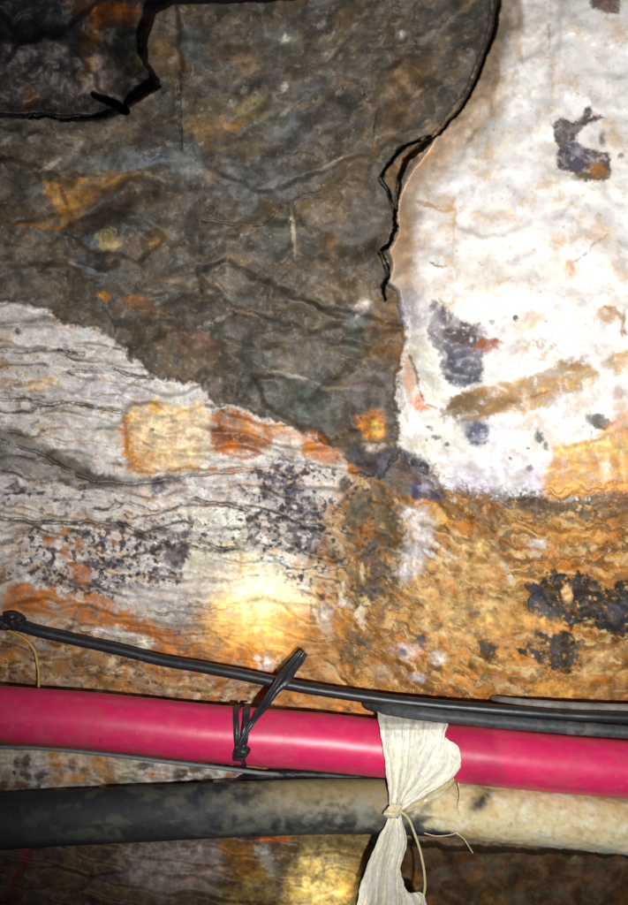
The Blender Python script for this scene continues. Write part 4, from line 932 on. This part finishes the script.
# --- black tie round the red pipe
def ribbon(rows, w, name, mat, parent, thick=.8, n=90, curl=.0, crease=0.0, seed=0, m=9):
    """rows: px, py, h, width, twist(deg)"""
    P = smooth_path(rows, n); pts = np.array([at(*p[:3]) for p in P]); T, A, Bn = frames(pts)
    V_ = []; s = np.linspace(-1, 1, m)
    for i in range(n):
        tw = math.radians(P[i, 4]); side = math.cos(tw) * Bn[i] + math.sin(tw) * A[i]; nor = np.cross(side, T[i])
        if nor[1] > 0: nor = -nor
        for q in s:
            cz = crease * math.sin(q * 5.0 + seed + i * .05) + curl * (q * q)
            V_.append(pts[i] + side * q * P[i, 3] * .5 * S + nor * cz * S)
    F_ = [(i * m + j, i * m + j + 1, (i + 1) * m + j + 1, (i + 1) * m + j) for i in range(n - 1) for j in range(m - 1)]
    o = mesh_obj(name, V_, F_, mat, None)
    md_ = o.modifiers.new('thickness', 'SOLIDIFY'); md_.thickness = thick * S; md_.offset = 0
    if parent: lay_child(o, parent)
    return o
strapm = simple_mat('black_strap_plastic', (38, 37, 40), .38, .5, 240, .3, (92, 84, 76), .60, .5, .001)
tie = bpy.data.objects.new('black_tie', None); COL.objects.link(tie); tie.location = at(240, 738, 78)
tag(tie, 'black plastic strap knotted round the red pipe with its loose end over the cable', 'tie strap')
def loop(name, x_top, x_bot, w, off, seed, span=(-1.75, 1.85)):
    rows = []
    for a in np.linspace(span[0], span[1], 15):
        t = (math.sin(a) + 1) / 2
        x = x_top + (x_bot - x_top) * t + 1.2 * math.sin(3 * a + seed)
        cy = np.interp(x, [200, 315], [732.5, 741.5]); r = 28.6 + off + .6 * math.sin(4 * a + seed)
        rows.append((x, cy + r * math.sin(a), PH + r * math.cos(a), w * (1 + .18 * math.sin(2.3 * a + seed)), 0))
    # ribbon frames use the viewer direction; loops need the pipe axis, so build directly
    P = smooth_path(rows, 80); V_ = []; m = 7
    for p in P:
        for q in np.linspace(-1, 1, m):
            V_.append(at(p[0] + q * p[3] * .5, p[1] + q * p[3] * .04 , p[2] + .6 * math.sin(q * 4 + seed + p[1] * .2)))
    F_ = [(i * m + j, i * m + j + 1, (i + 1) * m + j + 1, (i + 1) * m + j) for i in range(79) for j in range(m - 1)]
    o = mesh_obj(name, V_, F_, strapm, None); md_ = o.modifiers.new('thickness', 'SOLIDIFY'); md_.thickness = .9 * S; lay_child(o, tie)
loop('strap_loop', 237, 237, 6, 1.0, .3); loop('strap_loop', 248, 239, 6.5, 1.4, 1.9); loop('strap_loop', 241, 243, 4.5, 2.2, 4.0, (.1, 1.85))
kb = blob('knot', 241, 752, 78, 7.5, 10, 4.5, strapm, None, 9, .55, 20); lay_child(kb, tie)
ribbon([(237, 756, 79, 8, 10), (241, 742, 81, 5, 15), (249, 729, 79, 5.5, 30), (258, 715, 74, 6, 20), (265, 704, 64, 8, 0), (274, 691, 58, 9, 10), (284, 679, 54, 13, 25), (292, 668, 46, 11, 30), (299, 659, 40, 10, 10), (304, 652, 38, 8, -10)], 0, 'strap_end', strapm, tie, .9, 120, .8, 1.4, 2)
ribbon([(240, 745, 80, 3, 0), (246, 732, 81, 3, 40), (254, 720, 78, 3, 20), (262, 709, 68, 4, 0), (258, 703, 52, 3, 0)], 0, 'strap_end', strapm, tie, .8, 60, .3, .5, 5)

# --- cream plastic strip tied round pipe and hose
cl, nt, b = new_mat('cream_woven_plastic'); L = nt.links
at_ = N(nt, 'ShaderNodeAttribute', attribute_name='mineral')
tcn = N(nt, 'ShaderNodeTexCoord'); nn = N(nt, 'ShaderNodeTexNoise'); nn.inputs['Scale'].default_value = 260; nn.inputs['Detail'].default_value = 5; L.new(tcn.outputs['Object'], nn.inputs['Vector'])
mr = N(nt, 'ShaderNodeMapRange'); mr.inputs[1].default_value = .3; mr.inputs[2].default_value = .7; mr.inputs[3].default_value = .86; mr.inputs[4].default_value = 1.1; L.new(nn.outputs['Fac'], mr.inputs[0])
mx = N(nt, 'ShaderNodeMix', data_type='RGBA', blend_type='MULTIPLY'); mx.inputs[0].default_value = 1; L.new(at_.outputs['Color'], mx.inputs[6]); L.new(mr.outputs[0], mx.inputs[7]); L.new(mx.outputs[2], b.inputs['Base Color'])
b.inputs['Roughness'].default_value = .33; b.inputs['Specular IOR Level'].default_value = .6
bp = N(nt, 'ShaderNodeBump'); bp.inputs['Strength'].default_value = .3; bp.inputs['Distance'].default_value = .0006; L.new(nn.outputs['Fac'], bp.inputs['Height']); L.new(bp.outputs['Normal'], b.inputs['Normal'])

ctie = bpy.data.objects.new('cream_tie', None); COL.objects.link(ctie); ctie.location = at(394, 812, 70)
tag(ctie, 'creased cream plastic strip knotted in a bow shape round the red pipe and muddy hose', 'tie strip')
def sheet(name, left, right, depth, folds, amp, seed, nrow=150, ncol=110, base=(238, 234, 220), ragged=0, sharp=1.0, thick=.25):
    n = nrow
    Lp = smooth_path(left, n); Rp = smooth_path(right, n)
    V_ = []; Cc = []
    tt = np.linspace(0, 1, ncol); ss = np.linspace(0, 1, n)
    SS, TT = np.meshgrid(ss, tt, indexing='ij')
    Lp[:, 0] += .9 * fbm(ss * 9, ss * 0 + .3, seed + 60, 3) * sst(0, .1, ss) * sst(1, .85, ss); Rp[:, 0] += 1.6 * fbm(ss * 8, ss * 0 + 5.3, seed + 61, 3) * sst(1, .85, ss)
    X = Lp[:, 0][:, None] * (1 - TT) + Rp[:, 0][:, None] * TT
    Y = Lp[:, 1][:, None] * (1 - TT) + Rp[:, 1][:, None] * TT
    if ragged: Y = Y + ragged * sst(.9, 1, SS) * perlin(TT * 14, TT * 0 + .3, seed)
    wd = np.hypot(Rp[:, 0] - Lp[:, 0], Rp[:, 1] - Lp[:, 1])[:, None]
    Hh = np.interp(Y, *zip(*depth))
    ph = (TT + .10 * fbm(TT * 2.6, SS * 1.6, seed, 3)) * folds + .25 * fbm(TT * 2, SS * 1.5, seed + 9, 2)
    tri = np.abs((ph % 1) - .5) * 2; tri2 = np.abs(((ph * 2.37 + .3) % 1) - .5) * 2
    rid = tri ** sharp * (.55 + .9 * _rv[(np.floor(ph).astype(int) * 37 + seed) & 4095][..., 0]) + .2 * tri2
    A_ = amp * sst(2, 30, wd) + 1.0
    A_ = A_ * np.interp(SS, [0, .12, 1], [.45, .9, 1])
    Hh = Hh + A_ * (rid - .5) + 1.3 * fbm(TT * 7, SS * 4.5, seed + 20, 4) + 1.5 * np.abs(fbm(TT * 3.5 + SS * 2, SS * 5 - TT * 2, seed + 25, 3)) 
    tone = fbm(TT * 9, SS * 1.1, seed + 30, 4); t2 = fbm(TT * 5, SS * 3, seed + 40, 3)
    Cv = np.zeros(X.shape + (3,)) + lin(base)
    Cv = mixc(Cv, .35 * sst(0, .5, tone), (214, 204, 166)); Cv = mixc(Cv, .6 * sst(.1, .5, t2), (226, 224, 216)); Cv = mixc(Cv, .3 * sst(.15, .5, -tone), (226, 212, 164)); Cv = mixc(Cv, .3 * sst(.3, .6, fbm(TT * 30, SS * 2, seed + 50, 2)), (160, 146, 104))
    for i in range(n):
        for j in range(ncol): V_.append(at(X[i, j], Y[i, j], Hh[i, j]))
    F_ = [(i * ncol + j, i * ncol + j + 1, (i + 1) * ncol + j + 1, (i + 1) * ncol + j) for i in range(n - 1) for j in range(ncol - 1)]
    o = mesh_obj(name, V_, F_, cl, None, True, Cv.reshape(-1, 3))
    md_ = o.modifiers.new('thickness', 'SOLIDIFY'); md_.thickness = thick * S; md_.offset = 0
    lay_child(o, ctie); return o
dep = [(700, 30), (712, 42), (718, 54), (724, 68), (730, 76.5), (738, 81), (755, 82), (768, 79), (780, 75), (795, 70), (812, 68), (830, 67), (850, 64), (905, 60), (960, 52)]
sheet('upper_strip', [(377, 708), (380, 730), (384, 755), (387, 778), (389, 798), (390, 812)], [(449, 712), (447, 730), (440, 752), (425, 776), (407, 798), (399, 812)], dep, 5, 4.2, 21)
sheet('side_fold', [(432, 728), (425, 745), (415, 765), (405, 785), (398, 800), (394, 811)], [(447, 738), (460, 750), (458, 772), (438, 788), (412, 803), (399, 813)], [(d[0], d[1] - 2.5) for d in dep], 2, 3.0, 33, 100, 50)
sheet('side_fold', [(446, 748), (440, 764), (425, 780), (412, 794), (400, 806), (396, 811)], [(457, 764), (455, 781), (444, 793), (428, 803), (412, 811), (400, 815)], [(d[0], d[1] - 9) for d in dep], 2, 3.0, 35, 100, 40, (196, 178, 134))  # inner fold: its shade painted in as a browner base colour
sheet('hanging_tail', [(390, 812), (385, 826), (377, 842), (369, 862), (361, 884), (357, 905), (350, 945)], [(399, 812), (404, 826), (407, 842), (403, 858), (400, 875), (401, 895), (404, 945)], dep, 4, 4.5, 41, 170, 110)
sheet('hanging_fold', [(397, 866), (398, 885), (398, 905), (400, 945)], [(400, 868), (408, 892), (424, 896), (432, 945)], [(d[0], d[1] - 3) for d in dep], 3, 4.0, 43, 60, 50)
kn = blob('knot', 394, 811, 71, 8.5, 6.5, 5, cl, None, 12, .5, -30)
ca = kn.data.attributes.new('mineral', 'FLOAT_COLOR', 'POINT'); ca.data.foreach_set('color', np.tile(np.append(lin((230, 216, 178)), 1), len(kn.data.vertices)).astype(np.float32)); lay_child(kn, ctie)
def strand(ctrl, rad, parent, rgb=(214, 200, 150), name='loose_strand', n=80):
    v, f, X, TH = tube(ctrl, rad, n, 10, .15, 61)
    o = mesh_obj(name, v, f, simple_mat('strand', rgb, .5, .4, 300, .15), None)
    if parent is not None: lay_child(o, parent)
    return o
strand([(399, 810, 70), (408, 818, 68), (414, 832, 66), (420, 850, 62), (424, 870, 60), (425, 888, 58), (422, 905, 58), (421, 940, 56)], 1.3, ctie)
if 0: strand([(402, 818, 70), (410, 834, 66), (413, 846, 60), (409, 856, 58), (406, 862, 58)], 1.0, ctie)
strand([(455, 770, 62), (458, 782, 60), (460, 795, 62), (458, 806, 63), (459, 815, 62)], .7, ctie)
if 0: strand([(416, 800, 64), (418, 812, 64), (416, 824, 63)], .8, ctie)
if 0: strand([(380, 708, 60), (392, 730, 80), (402, 748, 86), (398, 780, 80), (394, 806, 76)], .7, ctie, (232, 222, 180))
if 0: strand([(418, 712, 64), (421, 728, 82), (417, 750, 87), (408, 780, 81), (398, 806, 77)], .8, ctie, (232, 222, 180))

# --- little natural fibres
rt = strand([(6, 630, 12), (16, 634, 16), (26, 640, 20), (34, 650, 20), (37, 662, 20), (38.5, 674, 22), (38.5, 687, 26), (38, 694, 30)], 1.5, None, (176, 146, 66), 'straw_root'); tag(rt, 'bent yellow straw root hanging under the cable joint above the red pipe', 'root')
rt = strand([(455, 832, 60), (463, 838, 62), (468, 845, 63), (473, 853, 60)], .6, None, (206, 190, 140), 'straw_fibre'); tag(rt, 'tiny pale fibre sticking down from the muddy hose right of the cream strip', 'fibre')
rt = strand([(424, 833, 60), (436, 836, 62), (450, 835, 62), (458, 832, 60)], .6, None, (206, 190, 150), 'straw_fibre'); tag(rt, 'fine pale fibre lying along the lower edge of the muddy hose beside the strip', 'fibre')

# ------------------------------------------------------------------ camera, lamps, world
cam = bpy.data.cameras.new('camera'); co = bpy.data.objects.new('camera', cam); COL.objects.link(co)
co.location = (0, -D, 0); co.rotation_euler = (math.radians(90), 0, 0)
cam.sensor_fit = 'VERTICAL'; cam.sensor_height = 24; cam.lens = 24 * D / .905
cam.clip_end = 100; cam.clip_start = .01
scene.camera = co
scene.render.resolution_x = 711; scene.render.resolution_y = 1024

def spot(name, loc, target, power, size_deg, blend, rad, col=(1, 1, 1)):
    l = bpy.data.lights.new(name, 'SPOT'); l.energy = power; l.spot_size = math.radians(size_deg); l.spot_blend = blend; l.shadow_soft_size = rad; l.color = col
    o = bpy.data.objects.new(name, l); COL.objects.link(o); o.location = loc
    from mathutils import Vector
    d = Vector(target) - Vector(loc); o.rotation_euler = d.to_track_quat('-Z', 'Y').to_euler(); return o
spot('camera_flash', (.08, -1.13, -.09), at(450, 400), 74, 67, 1.0, .012, (1, .985, .96))
spot('headlamp_beam', (-.05, -1.0, -.12), at(264, 612), 60, 7.4, 1.0, .012, (1, .90, .66))
spot('headlamp_beam', (0, -1.0, -.16), at(322, 892), 120, 4.8, 1.0, .012, (1, .96, .82))

w = bpy.data.worlds.new('World'); scene.world = w; w.use_nodes = True
bg = w.node_tree.nodes['Background']; bg.inputs[0].default_value = (.75, .8, 1, 1); bg.inputs[1].default_value = .06
scene.view_settings.view_transform = 'Standard'; scene.view_settings.look = 'None'; scene.view_settings.exposure = 0; scene.view_settings.gamma = 1
scene.view_settings.use_curve_mapping = False
